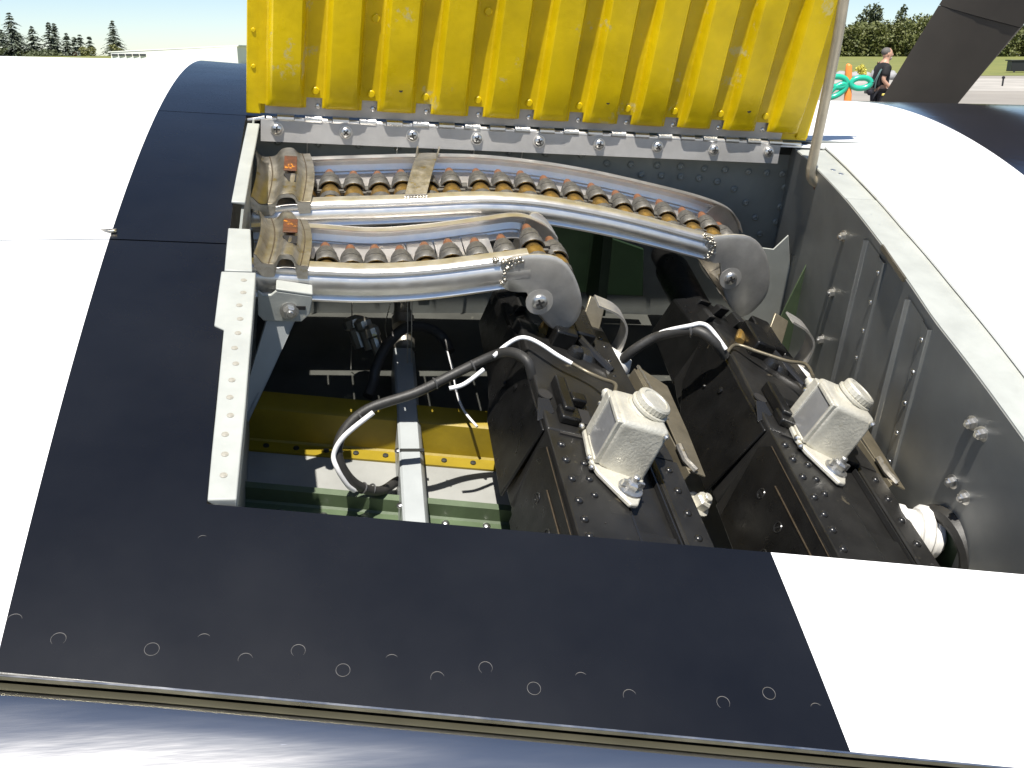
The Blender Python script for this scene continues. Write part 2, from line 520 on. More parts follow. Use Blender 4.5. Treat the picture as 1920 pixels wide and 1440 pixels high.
# structure closing the wing below and around the bay
m = MB()
m.box(-0.6, 0.6, -0.72, 0.42, -0.285, -0.275)
part('lower_skin', m, M['floor'], wing)
m = MB()
for sb in (-0.3179,):
    m.grid(12, 1, lambda u, v: surf(-1.2 + u * 0.91, sb - 0.012 + 0.024 * v, -0.0032))
m.grid(14, 1, lambda u, v: surf(-1.2 + u * 0.905, hinge_b(-1.2 + u * 0.905) - 0.009 + 0.024 * v, -0.0032))
part('seam_strip', m, M['dark'], wing)
m = MB()
m.grid(20, 1, lambda u, v: surf(-2 + 4 * u, te(-2 + 4 * u) + 0.004, -0.0024 - 0.09 * v))
part('flap_cove', m, M['dark'], wing, solid=0.002)
m = MB()
m.sweep([(0.0, 0.0), (0.0, -0.0026), (0.002, -0.0026), (0.002, 0.0002), (0, 0.0002)], [(surf(a, te(a) - 0.0012), (0, 1, 0), (0, 0, 1)) for a in [x * 0.1 - 1.0 for x in range(26)]])
part('trailing_edge_trim', m, M['alu'], wing)
# flush rivet rings
RV = [(-0.3669, -0.657), (-0.3455, -0.6683), (-0.3028, -0.6759), (-0.2793, -0.6722), (-0.2593, -0.6838), (-0.2344, -0.6804), (-0.2131, -0.692),
      (-0.1891, -0.6883), (-0.1674, -0.6988), (-0.1428, -0.6948), (-0.12, -0.7072), (-0.0947, -0.7034), (-0.0716, -0.7141), (-0.0232, -0.7208), (0.0033, -0.7174), (0.0265, -0.7276)]
def snorm(a, b):
    d = 0.002
    return (surf(a + d, b) - surf(a - d, b)).cross(surf(a, b + d) - surf(a, b - d)).normalized()
rr = random.Random(3)
for (a, b) in RV:
    n = snorm(a, b) + Vector((rr.uniform(-.03, .03), rr.uniform(-.05, .0), 0))
    inst('flush_rivet', ME[('arc1', 'arc3', 'ring', 'arc2')[RV.index((a, b)) * 7 % 4]], wing, surf(a, b, 0.0002), snorm(a, b))
inst('flush_rivet', ME['arc3'], wing, surf(-0.2838, -0.612, 0.0002), snorm(-0.28, -0.61) + Vector((0.05, -0.03, 0)), s=0.8)
# latch at the stripe edge
m = MB()
m.hexa([surf(-0.379, -0.3045, 0.0008), surf(-0.371, -0.3095, 0.0008), surf(-0.3665, -0.3085, 0.0008), surf(-0.367, -0.3045, 0.0008)],
       [surf(-0.379, -0.3043, 0.0014), surf(-0.371, -0.3085, 0.0024), surf(-0.367, -0.3078, 0.0026), surf(-0.3672, -0.3046, 0.0024)])
part('panel_latch', m, M['aged'], wing, bevel=0.0006)

# flap -------------------------------------------------------------
m = MB()
prof = []
for k in range(9):
    t = math.pi * (0.5 - k / 8 * 1.0)
    prof.append((-0.0145 + 0.0115 * math.sin(math.pi / 2 - t + 0) * 0 + 0.0115 * math.cos(t), -0.0165 + 0.0125 * math.sin(t)))
prof = [(-0.30, -0.080), (-0.16, -0.0385), (-0.08, -0.0175), (-0.045, -0.0095), (-0.028, -0.0065), (-0.020, -0.0053)] + [(-0.0165 + 0.0125 * math.cos(t), -0.0170 + 0.0115 * math.sin(t)) for t in [math.pi * (0.5 - k / 10) for k in range(11)]] + [(-0.05, -0.034), (-0.30, -0.10)]
fr = []
for i in range(44):
    a = -2.2 + i * 0.1
    fr.append((surf(a, te(a)) + Vector((0, 0.0056, 0.0028)), Vector((-0.155, 0.985, 0)), Vector((0, -0.05, 1))))
m.sweep(prof, fr)
flap = part('flap', m, M['flap'], wing, label='bare metal flap along the trailing edge')
m = MB()
m.sweep([(-0.0055, -0.0108), (-0.0075, -0.0078), (-0.0125, -0.0054), (-0.0140, -0.0042)], fr)
part('lip_strip', m, M['lip'], flap)
for (a, b) in ((-0.2202, -0.7279), (-0.2038, -0.7265)):
    d = (b - te(a))
    inst('rivet', MB().lathe([(0.0042, 0), (0.004, 0.0004), (0.0005, 0.0005)], n=14).mesh('rivet', M['ringm']), flap, surf(a, te(a)) + Vector((-0.155, 0.985, 0)) * d + Vector((0, 0, -0.0052)), (0, -0.1, 1))

# left edge flange strips -------------------------------------------
def strip(pl, pr, bs, off, th, name, mname='pale', label=None):
    m = MB()
    n = len(bs)
    top, bot = [], []
    for j in range(n):
        pass
    vs = []
    for j in range(n):
        vs += [surf(pl[j], bs[j], off), surf(pr[j], bs[j], off), surf(pr[j], bs[j], off - th), surf(pl[j], bs[j], off - 0.002)]
    fs = []
    for j in range(n - 1):
        for k in range(4):
            k2 = (k + 1) % 4
            fs.append((j * 4 + k, j * 4 + k2, (j + 1) * 4 + k2, (j + 1) * 4 + k))
    fs += [(3, 2, 1, 0), tuple((n - 1) * 4 + k for k in range(4))]
    m.add(vs, fs)
    return part(name, m, M[mname], wing, bevel=0.0008, label=label)
bs = [-0.3606, -0.39, -0.4286, -0.4331, -0.47, -0.51, -0.55, -0.5855]
s1 = strip([-0.2889, -0.2892, -0.2894, -0.283, -0.283, -0.283, -0.2832, -0.2832], [-0.2648, -0.2649, -0.2651, -0.2652, -0.2656, -0.266, -0.267, -0.2678], bs, 0.0012, 0.016, 'edge_flange', label='chipped pale flange along the left edge of the bay')
for j in range(13):
    b = -0.372 - j * 0.0163
    inst('rivet', ME['riv_pale'], s1, surf(-0.2728 - 0.0035 * j / 12 + 0.001 * math.sin(j * 2.3), b, 0.0012), snorm(-0.27, b), s=0.55)
strip([-0.2877, -0.2872, -0.2868], [-0.271, -0.269, -0.2674], [-0.294, -0.33, -0.359], 0.0012, 0.05, 'edge_flange')
strip([-0.2834, -0.2845, -0.286, -0.2876], [-0.2718, -0.273, -0.275, -0.2768], [-0.0475, -0.11, -0.18, -0.251], 0.0035, 0.003, 'edge_flange')
# bay walls
m = MB()
m.grid(1, 10, lambda u, v: surf(-0.2790 + 0.0 * v, -0.62 + 0.63 * v, -0.003) * (1 - u) + Vector((-0.2790, -0.62 + 0.63 * v, -0.275)) * u)
part('side_web', m, M['spar'], wing, solid=0.002)
m = MB()
m.grid(10, 1, lambda u, v: surf(-0.29 + 0.57 * u, rear(-0.29 + 0.57 * u) - 0.012, -0.003) * (1 - v) + Vector((-0.29 + 0.57 * u, rear(-0.29 + 0.57 * u) - 0.012, -0.275)) * v)
part('rear_web', m, M['spar'], wing, solid=0.002)
# floor: plates, yellow stringer, green angle, channel
m = MB()
m.box(-0.28, 0.40, -0.655, -0.235, -0.2435, -0.2405)
part('bay_floor', m, M['floor'], wing)
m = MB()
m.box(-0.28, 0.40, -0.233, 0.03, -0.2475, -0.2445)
part('bay_floor', m, M['floor_shade'], wing, label='forward part of the bay floor, darkened with painted shade')
def sl(a): return -0.1565 * (a + 0.28)
m = MB()
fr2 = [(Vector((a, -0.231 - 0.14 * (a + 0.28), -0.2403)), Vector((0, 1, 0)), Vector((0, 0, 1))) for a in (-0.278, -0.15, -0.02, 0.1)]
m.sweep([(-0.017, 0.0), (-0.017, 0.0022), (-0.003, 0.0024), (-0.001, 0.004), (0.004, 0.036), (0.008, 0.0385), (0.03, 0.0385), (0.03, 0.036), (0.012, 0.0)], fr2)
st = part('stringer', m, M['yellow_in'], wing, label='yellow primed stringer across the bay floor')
for k in range(10):
    a = -0.262 + k * 0.0285
    inst('rivet', MB().lathe([(0.003, 0), (0.0028, 0.0014), (0.0004, 0.002)], n=10).mesh('rivet', M['dark']) if k == 0 else bpy.data.objects['rivet_dark'].data, st, (a, -0.2405 - 0.14 * (a + 0.28), -0.2381), (0, 0, 1)).name = 'rivet_dark' if k == 0 else 'rivet'
bpy.data.objects['rivet_dark'].name = 'rivet'
m = MB()
fr3 = [(Vector((a, -0.320 + sl(a), -0.2403)), Vector((0, 1, 0)), Vector((0, 0, 1))) for a in (-0.278, -0.15, -0.02, 0.12)]
m.sweep([(-0.042, 0.0), (-0.042, 0.0030), (-0.003, 0.0034), (-0.001, 0.005), (0.0, 0.0185), (0.006, 0.020), (0.006, 0.018), (0.003, 0.0)], fr3)
ga = part('angle_section', m, M['green_l'], wing, label='green primed angle at the rear of the bay floor')
for a in (-0.2475, -0.2092, -0.1732, -0.1365, -0.1002, -0.0628, -0.028):
    inst('rivet', ME['riv_grn'], ga, (a, -0.3345 + 0.02 * (a + 0.28) + sl(a) * 0.9, -0.2373), (0, 0, 1))
m = MB()
fr4 = [(Vector((-0.1333 + 0.012 * (b + 0.395) / 0.267, b, -0.212)), Vector((1, 0, 0)), Vector((0, 0, 1))) for b in (-0.56, -0.40, -0.25, -0.125)]
m.sweep([(-0.0115, -0.026), (-0.0115, 0.010), (-0.0095, 0.012), (0.0075, 0.012), (0.0115, 0.006), (0.0115, -0.026), (-0.0115, -0.026)], fr4)
ch = part('channel', m, M['grey'], wing, label='grey channel running fore and aft over the floor')
inst('screw', ME['riv_alu'], ch, (-0.1445, -0.365, -0.206), (-0.3, 0, 1))
inst('screw', ME['riv_alu'], ch, (-0.1405, -0.290, -0.206), (-0.3, 0, 1))
m = MB()
m.box(-0.1395, -0.1170, -0.2985, -0.2945, -0.2004, -0.1994)
m.box(-0.1395, -0.1385, -0.2985, -0.2945, -0.2250, -0.1994)
part('retaining_band', m, M['dark'], ch)
m = MB()
m.box(-0.152, -0.1465, -0.415, -0.385, -0.240, -0.225)
part('spacer_block', m, M['pale'], ch)
# fitting at the front end of the channel
m = MB()
for (h, r) in ((0, 0.0115), (0.03, 0.0125), (0.05, 0.009), (0.066, 0.010)):
    m.lathe([(r, h), (r, h + 0.012), (r * 0.8, h + 0.015), (r * 0.8, h + 0.02)], (-0.120, -0.122, -0.205), (0.0, 1, 0.45), 14)
part('pipe_fitting', m, M['aged'], wing)
m = MB()
for pts in (((-0.1814, -0.1592, -0.115), (-0.1751, -0.1086, -0.24)), ((-0.1233, -0.1559, -0.10), (-0.1182, -0.1671, -0.19)), ((-0.143, -0.167, -0.11), (-0.147, -0.16, -0.15), (-0.1431, -0.1583, -0.17)), ((-0.127, -0.15, -0.10), (-0.1222, -0.168, -0.19))):
    m.tube(smoothpath(pts, 4), 0.0006, 5)
part('lockwire', m, M['alu'], wing)
m = MB()
for (a, b, c, r) in ((-0.1665, -0.139, -0.19, 0.009), (-0.158, -0.15, -0.185, 0.007), (-0.150, -0.168, -0.182, 0.006)):
    m.lathe([(r, 0), (r, 0.02), (r * 1.3, 0.022), (r * 1.3, 0.03), (r * 0.6, 0.034)], (a, b, c), (-0.35, 0.5, 0.8), 10)
part('pipe_fitting', m, M['aged'], wing)
# bracket and brace under the left flange
m = MB()
m.prism([(-0.2665, -0.29, -0.037), (-0.262, -0.29, -0.0405), (-0.256, -0.29, -0.0405), (-0.252, -0.29, -0.0365), (-0.2225, -0.29, -0.0405), (-0.2245, -0.29, -0.058), (-0.231, -0.29, -0.0655), (-0.262, -0.29, -0.0655), (-0.2665, -0.29, -0.060)], (0, 0.003, 0))
m.hexa([(-0.252, -0.29, -0.0365), (-0.2225, -0.29, -0.0405), (-0.2225, -0.275, -0.0405), (-0.252, -0.275, -0.0365)], [(-0.252, -0.29, -0.034), (-0.2225, -0.29, -0.038), (-0.2225, -0.275, -0.038), (-0.252, -0.275, -0.034)])
br = part('bracket', m, M['pale'], wing, bevel=0.0008, label='pale bracket with a bolt in a slot')
inst('bolt', ME['bolt'], br, (-0.2412, -0.2905, -0.0545), (0.1, -1, 0.2))
m = MB()
m.box(-0.236, -0.228, -0.2906, -0.2898, -0.0535, -0.0500)
part('slot', m, M['slot'], br)
m = MB()
m.prism([(-0.2575, -0.2862, -0.060), (-0.2325, -0.2862, -0.056), (-0.258, -0.300, -0.118), (-0.275, -0.305, -0.160), (-0.279, -0.305, -0.135)], (0, 0.004, 0.002))
m.prism([(-0.2345, -0.2868, -0.058), (-0.2325, -0.2868, -0.056), (-0.258, -0.3006, -0.118), (-0.275, -0.3056, -0.160), (-0.277, -0.3056, -0.156)], (0, 0.016, 0.002))
part('brace', m, M['grey'], wing, label='grey diagonal brace below the bracket')

# front spar ---------------------------------------------------------
m = MB()
def sp(a, c, o=0.0): return Vector((a, hinge_b(a) + 0.020 + o, c))
m.grid(12, 2, lambda u, v: sp(-0.30 + 0.80 * u, -0.002 - 0.270 * v))
spar = part('front_spar', m, M['spar'], wing, solid=0.003, off=1)
pts = []
row1 = [(0.1139, -0.0405), (0.1439, -0.0414), (0.1765, -0.0407), (0.2063, -0.0409), (0.2369, -0.0423), (0.2641, -0.0427), (0.2954, -0.0441), (0.3199, -0.0447), (0.341, -0.0447)]
row2 = [(0.1594, -0.0525), (0.1846, -0.0529), (0.2095, -0.0535), (0.2334, -0.0547), (0.2582, -0.0581), (0.2828, -0.067), (0.3039, -0.0842), (0.3226, -0.1041), (0.3359, -0.1263)]
row3 = [(-0.255 + 0.042 * k, -0.032) for k in range(9)] + [(0.350, -0.062), (0.352, -0.088), (0.352, -0.109)]
for (a, c) in row1 + row2 + row3:
    inst('rivet', ME['riv_spar'], spar, sp(a, c, -0.0012), (0, -1, 0), s=1.0)
m = MB()
arc = [(0.12 + 0.19 * math.cos(t) * 1.12, -0.215 + 0.15 * math.sin(t)) for t in [math.pi * k / 40 for k in range(41)]]
m.add([sp(a, c, -0.0015) for (a, c) in arc] + [sp(0.12 + (a - 0.12) * 0.94, -0.215 + (c + 0.215) * 0.94, -0.0015) for (a, c) in arc], [(i, i + 1, 42 + i, 41 + i) for i in range(40)])
part('doubler_ring', m, M['spar'], spar, solid=0.0012)
m = MB()
for a in (-0.225, -0.130, -0.045, 0.01):
    m.box(a - 0.0006, a + 0.0006, hinge_b(a) + 0.012, hinge_b(a) + 0.0135, -0.2, -0.015)
part('lockwire', m, M['alu'], spar)
# green frames and pale gusset between the guns
m = MB()
m.prism([(0.03, 0.004, -0.09), (0.112, 0.004, -0.085), (0.124, 0.004, -0.200), (0.03, 0.004, -0.2)], (0, 0.004, 0))
m.prism([(0.1150, 0.0, -0.118), (0.172, 0.0, -0.135), (0.186, 0.0, -0.200), (0.128, 0.0, -0.2)], (0, 0.004, 0))
m.hexa([(0.100, 0.004, -0.086), (0.112, 0.004, -0.086), (0.124, 0.004, -0.2), (0.112, 0.004, -0.2)], [(0.100, -0.05, -0.095), (0.112, -0.05, -0.095), (0.124, -0.05, -0.2), (0.112, -0.05, -0.2)])
part('gun_mount_frame', m, M['green'], wing, bevel=0.001)
m = MB()
m.prism([(0.3352, -0.03, -0.0925), (0.3567, -0.03, -0.149), (0.363, -0.03, -0.215), (0.330, -0.03, -0.225), (0.300, -0.03, -0.2), (0.298, -0.03, -0.11), (0.322, -0.03, -0.112)], (0, 0.002, 0))
part('gusset', m, M['pale'], wing, bevel=0.0006, label='pale pointed gusset behind the right gun')
m = MB()
m.prism([(0.3415, -0.08, -0.0927), (0.3545, -0.08, -0.1062), (0.372, -0.08, -0.16), (0.382, -0.08, -0.2249), (0.325, -0.08, -0.2259), (0.3323, -0.08, -0.1574)], (0, 0.002, -0.001))
part('gusset', m, M['green_l'], wing, bevel=0.0006, label='green gusset beside the pale one')

# right rib -----------------------------------------------------------
RD = Vector((0.14, 0, -1))
def rib(b, h, o=0.0):
    # point on the right wall at chordwise b, depth h below the skin line; o towards the bay
    return Vector((interp(RIN, b), b, surf(0, b).z - 0.005)) * 1.0 + RD * h + Vector((-o, -0.12 * o, -0.14 * o))
m = MB()
m.grid(24, 4, lambda u, v: rib(0.044 - 0.704 * u, 0.26 * v))
ribp = part('side_rib', m, M['rib'], wing, solid=0.0015)
rn = Vector((-1, -0.12, -0.14)).normalized()
def stiff(b0, w1, db):
    m = MB()
    o1 = 0.0065
    sec = [(b0 + 0.004, 0.0), (b0, o1), (b0 - 0.002, o1), (b0 - 0.0035, 0.002), (b0 - 0.036, 0.002), (b0 - 0.037, 0.0035), (b0 - 0.050, 0.0035), (b0 - 0.051, 0.0)]
    vs, fs = [], []
    for h in (0.008, 0.10, 0.25):
        for (b, o) in sec:
            # keep every station on the wall line of its own b
            vs.append(rib(b - db * h, h, o if o > 0 else -0.0006))
    n = len(sec)
    for j in range(2):
        for k in range(n - 1):
            fs.append((j * n + k, j * n + k + 1, (j + 1) * n + k + 1, (j + 1) * n + k))
    m.add(vs, fs)
    s = part('stiffener', m, M['rib'], ribp, smooth=20, bevel=0.0009)
    for k in range(7):
        h = 0.022 + k * 0.032
        inst('rivet', ME['riv_rib'], ribp, rib(b0 - 0.0435 - db * h, h, 0.0036), rn)
stiff(-0.228, 0.01, 0.0)
stiff(-0.340, 0.01, 0.05)
for (b, h) in ((-0.4781, 0.0331), (-0.493, 0.0306), (-0.4793, 0.0922), (-0.4994, 0.0895), (-0.1681, 0.0331), (-0.1726, 0.0978), (-0.1716, 0.158)):
    inst('bolt', ME['bolt'], ribp, rib(b, h, 0.0008), rn, s=0.82)
m = MB()
gp = rib(-0.497, 0.150, 0.002)
m.torus(gp, rn, 0.031, 0.0075, 28, 8)
part('grommet', m, M['cable'], ribp)
m = MB()
m.lathe([(0.027, 0), (0.027, 0.001)], gp + rn * 0.0006, rn, 24)
part('hole_plate', m, M['green'], ribp)
m = MB()
for (h, r) in ((0.0, 0.020), (0.010, 0.024), (0.020, 0.019), (0.030, 0.022), (0.040, 0.015)):
    m.lathe([(r * 0.85, h), (r, h + 0.003), (r, h + 0.007), (r * 0.85, h + 0.010)], gp + Vector((0.0, 0.012, 0.004)), (rn + Vector((0, 0.35, 0.15))), 16)
part('air_duct', m, M['hose'], ribp, label='white ribbed duct collar passing through the rib')
# rib flange (pale ledge along the edge)
m = MB()
bb = [0.036, 0.0, -0.05, -0.1, -0.148]
m.grid(1, 12, lambda u, v: surf(interp(RIN, 0.040 - 0.188 * v) * (1 - u) + (interp(ROUT, 0.036 - 0.184 * v) + 0.004) * u, 0.040 - 0.188 * v, -0.0042))
part('edge_flange', m, M['pale'], wing, solid=0.0016, off=-1)
m = MB()
m.grid(1, 24, lambda u, v: surf((interp(RIN, -0.150 - 0.503 * v)) * (1 - u) + (interp(ROUT, -0.150 - 0.503 * v) + 0.004) * u, -0.150 - 0.503 * v, -0.0036))
fl = part('edge_flange', m, M['pale'], wing, solid=0.0022, off=-1, label='long pale flange along the right edge of the bay')
m = MB()
m.hexa([surf(0.2945, -0.262, -0.0025), surf(0.2965, -0.262, -0.0025), surf(0.2855, -0.325, -0.0025), surf(0.2835, -0.325, -0.0025)],
       [surf(0.2945, -0.262, -0.007), surf(0.2965, -0.262, -0.007), surf(0.2855, -0.325, -0.007), surf(0.2835, -0.325, -0.007)])
part('edge_clip', m, M['plate'], fl)
m = MB()
for (a, b) in ((0.348, -0.055), (0.351, -0.068), (0.322, -0.19), (0.318, -0.215)):
    m.lathe([(0.0032, 0), (0.003, 0.0004), (0.0004, 0.0005)], surf(a, b, -0.0041), snorm(a, b), 12)
part('rivet', m, M['screw'], fl)

# ------------------------------------------------------------------ open bay door
UPD = Vector((0.011, 0.105, 0.994)).normalized()
DN = Vector((0, -0.994, 0.105)).normalized()
def dp(a, h, o=0.0):
    # a along the hinge, h up the door, o out of the door towards the camera
    return Vector((a, hinge_b(a) + 0.004, 0.0)) + UPD * h + DN * (o + 0.24 * h * h)
DH = 0.47
door = thing('bay_door', 'yellow corrugated gun bay door standing open on its hinge', 'access door', (0.02, 0.005, 0.0))
def aright(h): return 0.352 + 0.0 * h
def slab(m, a0, a1, lean0, lean1, h0, h1, o0, o1):
    vs, fs = [], []
    for i in range(9):
        h = h0 + (h1 - h0) * i / 8
        vs += [dp(a0 + lean0 * h, h, o0), dp(a1 + lean1 * h, h, o0), dp(a1 + lean1 * h, h, o1), dp(a0 + lean0 * h, h, o1)]
    for i in range(8):
        for k in range(4):
            fs.append((i * 4 + k, i * 4 + (k + 1) % 4, i * 4 + 4 + (k + 1) % 4, i * 4 + 4 + k))
    fs += [(0, 1, 2, 3), (32, 33, 34, 35)]
    m.add(vs, fs)
m = MB()
slab(m, -0.2865, 0.352, 0.0085, 0.0085, 0.003, DH, -0.004, -0.0055)
part('outer_skin', m, M['yellow'], door)
m = MB()
slab(m, -0.2865, -0.272, 0.0085, 0.0085, 0.003, DH, -0.0038, 0.0)
slab(m, 0.337, 0.352, 0.0085, 0.0085, 0.005, DH, -0.0038, -0.0015)
ef = part('edge_frame', m, M['yellow'], door, bevel=0.0012)
# corrugated inner sheet: 11 humps, each a part; valleys between them
A0, PIT = -0.2475, 0.0563
def hw(h):   # half width of the hump top
    return 0.0135
def hh(h):   # hump height along the door
    if h < 0.018: return 0.0085 + 0.0 * h
    if h < 0.046: return 0.0085 + (h - 0.018) / 0.028 * 0.0055
    return 0.014
humprng = random.Random(5)
HUMPS = [A0 + PIT * k for k in range(11)]
for k, ac in enumerate(HUMPS):
    m = MB()
    hs = [0.0125, 0.0138, 0.0165, 0.022, 0.028, 0.040, 0.06, 0.10, 0.16, 0.24, 0.34, DH]
    sec = [(-0.0205, 0.0), (-0.0180, 0.08), (-0.0155, 0.80), (-0.0135, 0.98), (-0.009, 1.0), (0.0, 0.985), (0.009, 1.0), (0.0135, 0.98), (0.0155, 0.80), (0.0180, 0.08), (0.0205, 0.0)]
    vs, fs = [], []
    for i, h in enumerate(hs):
        z = hh(h) * (0.12 if i == 0 else (0.72 if i == 1 else 1.0))
        for (x, o) in sec:
            j = 0.0004 * math.sin(37 * h + k * 1.7 + x * 60)
            vs.append(dp(ac + x * 0.98 + 0.004 * h, h - 0.0 + (0.0), 0.0012 + z * o + (j if o > 0.5 else 0)))
    n = len(sec)
    for i in range(len(hs) - 1):
        for q in range(n - 1):
            fs.append((i * n + q, i * n + q + 1, (i + 1) * n + q + 1, (i + 1) * n + q))
    m.add(vs, fs)
    part('hump', m, M['yellow'], door, solid=0.0010, off=0, smooth=50)
m = MB()
vw = 0.0045
edges = [-0.272] + [x for ac in HUMPS for x in (ac - 0.0195, ac + 0.0195)] + [0.338]
for i in range(0, len(edges), 2):
    a0, a1 = edges[i], edges[i + 1]
    if i == 0 or i == len(edges) - 2:
        b0 = 0.014
    else:
        b0 = 0.0228
    mid = (a0 + a1) / 2
    slab(m, a0 - 0.003, a1 + 0.003, 0.0040, 0.0040, b0, DH, 0.0006, 0.0018)
part('valley_sheet', m, M['yellow'], door)
for k in range(10):
    a = HUMPS[k] + PIT / 2
    inst('rivet', ME['riv_yel'], door, dp(a + 0.001, 0.0300, 0.0018), DN)
    inst('rivet', ME['riv_alu'], door, dp(a + 0.004, 0.0135, -0.0022), DN, s=0.85)
for k, h in ((1, 0.105), (1, 0.135), (2, 0.145), (0, 0.16), (2, 0.19), (3, 0.12), (4, 0.165)):
    inst('rivet', ME['riv_yel'], door, dp(HUMPS[k] + PIT / 2 + 0.001, h, 0.0018), DN, s=1.1)
for h in (0.05, 0.085, 0.125, 0.16):
    inst('rivet', ME['riv_yel'], door, dp(-0.2795, h, 0.0), DN, s=0.55)
m = MB()
for k, s in ((2, 1), (6, 1), (9, 1.2)):
    o = hh(0.038) + 0.0012
    m.lathe([(0.0021 * s, 0), (0.0021 * s, 0.0004)], dp(HUMPS[k] + 0.002, 0.038, o - 0.0004), DN, 10)
parts('drain_hole', m, M['slot'], door)
# hinge: upper leaf, knuckles, lower leaf with screws
m = MB()
m.hexa([dp(-0.268, 0.0035, -0.0036), dp(0.318, 0.0035, -0.0036), dp(0.318, 0.032, -0.0036), dp(-0.268, 0.032, -0.0036)],
       [dp(-0.268, 0.0035, -0.0020), dp(0.318, 0.0035, -0.0020), dp(0.318, 0.032, -0.0020), dp(-0.268, 0.032, -0.0020)])
hg = part('hinge', m, M['leaf_alu'], door, label='long bare metal piano hinge under the door')
NK = 21
kp = (0.318 + 0.268) / NK
m = MB()
for k in range(NK):
    a0 = -0.268 + kp * k + kp * 0.58 - 0.004
    a1 = a0 + kp * 0.60
    m.tube([dp(a0, 0.0, -0.0005), dp(a1, 0.0, -0.0005)], 0.0036, 10)
m2 = MB()
part('knuckle_row', m, M['alu'], hg)
m = MB()
for k in range(NK + 1):
    a0 = -0.268 + kp * (k - 1) + kp * 0.58 - 0.004 + kp * 0.62
    a1 = a0 + kp * 0.36
    if a0 > 0.31 or a0 < -0.27: continue
    m.tube([dp(a0, -0.0012, -0.0005), dp(a1, -0.0012, -0.0005)], 0.0026, 10)
part('knuckle_row', m, M['steel'], hg)
m = MB()
LD = Vector((0, -0.0055, -0.0215))
m.hexa([dp(-0.272, -0.0015, 0.0000), dp(0.318, -0.0015, 0.0000), dp(0.318, -0.0015, 0.0) + LD, dp(-0.272, -0.0015, 0.0) + LD],
       [dp(-0.272, -0.0015, 0.0018), dp(0.318, -0.0015, 0.0018), dp(0.318, -0.0015, 0.0018) + LD, dp(-0.272, -0.0015, 0.0018) + LD])
part('lower_leaf', m, M['leaf_alu'], hg)
ln = Vector((0, -0.969, 0.248))
for k in range(9):
    a = -0.256 + k * 0.0699
    inst('screw', ME['screw'], hg, dp(a, -0.0015, 0.0018) + LD * (0.42 + 0.03 * math.sin(k * 3.1)), ln, spin=k * 0.9)
m = MB()
m.tube([dp(0.318, -0.001, -0.001), dp(0.345, -0.001, -0.001)], 0.0022, 8)
m.tube([dp(-0.285, -0.004, -0.002), dp(-0.268, -0.001, -0.001)], 0.0024, 8)
part('hinge_pin', m, M['steel'], hg)
m = MB()
m.grid(10, 1, lambda u, v: sp(-0.285 + 0.66 * u, -0.0022 - 0.018 * v, -0.0062 + 0.006 * v))
part('hinge_rail', m, M['dark'], wing, solid=0.002)

# prop rod ---------------------------------------------------------
rod = thing('prop_rod', 'tan metal rod holding the yellow door open at its right edge', 'support rod', (0.342, -0.06, -0.019))
m = MB()
pp = [(0.2705, -0.045, 0.32), (0.2932, -0.06, 0.1822), (0.3056, -0.06, 0.1025), (0.3165, -0.06, 0.016), (0.3180, -0.06, 0.004), (0.3205, -0.06, -0.004), (0.3255, -0.059, -0.0095), (0.331, -0.058, -0.0125), (0.337, -0.058, -0.0145)]
m.tube(smoothpath(pp, 5), 0.0054, 12)
part('rod', m, M['rod'], rod, smooth=60)
m = MB()
m.lathe([(0.0075, -0.006), (0.0085, 0), (0.0085, 0.006), (0.005, 0.008)], (0.338, -0.058, -0.0165), (0.5, 0, -0.85), 10)
m.box(0.335, 0.350, -0.066, -0.052, -0.030, -0.018)
part('pivot_clip', m, M['bracket_r'], rod, bevel=0.001)

# ------------------------------------------------------------------ feed chutes
def rail(near, bpl, sgn, h, topw):
    # near: path (a, c) ; sgn -1: outward is -b
    P = smoothpath([(a, bpl, c) for (a, c) in near], 5)
    prof = [(-topw, 0.0012), (-0.001, 0.0012), (0.0018, 0.0008), (0.0040, -0.0006), (0.0047, -0.0026), (0.0038, -0.0044), (0.0030, -0.0052),
            (0.0042, -0.0064), (0.0060, -0.0095), (0.0068, -0.0095 - (h - 0.019) * 0.5), (0.0060, -h + 0.0095), (0.0040, -h + 0.0066), (0.0034, -h + 0.0058),
            (0.0046, -h + 0.0048), (0.0058, -h + 0.0030), (0.0046, -h + 0.0010), (0.0010, -h), (-0.006, -h)]
    fr = []
    for i, p in enumerate(P):
        t = (P[min(i + 1, len(P) - 1)] - P[max(i - 1, 0)]).normalized()
        W = Vector((0, 1, 0)).cross(t) * -1
        if W.z < 0: W = -W
        fr.append((p, Vector((0, sgn, 0)), W.normalized()))
    return MB().sweep(prof, fr)

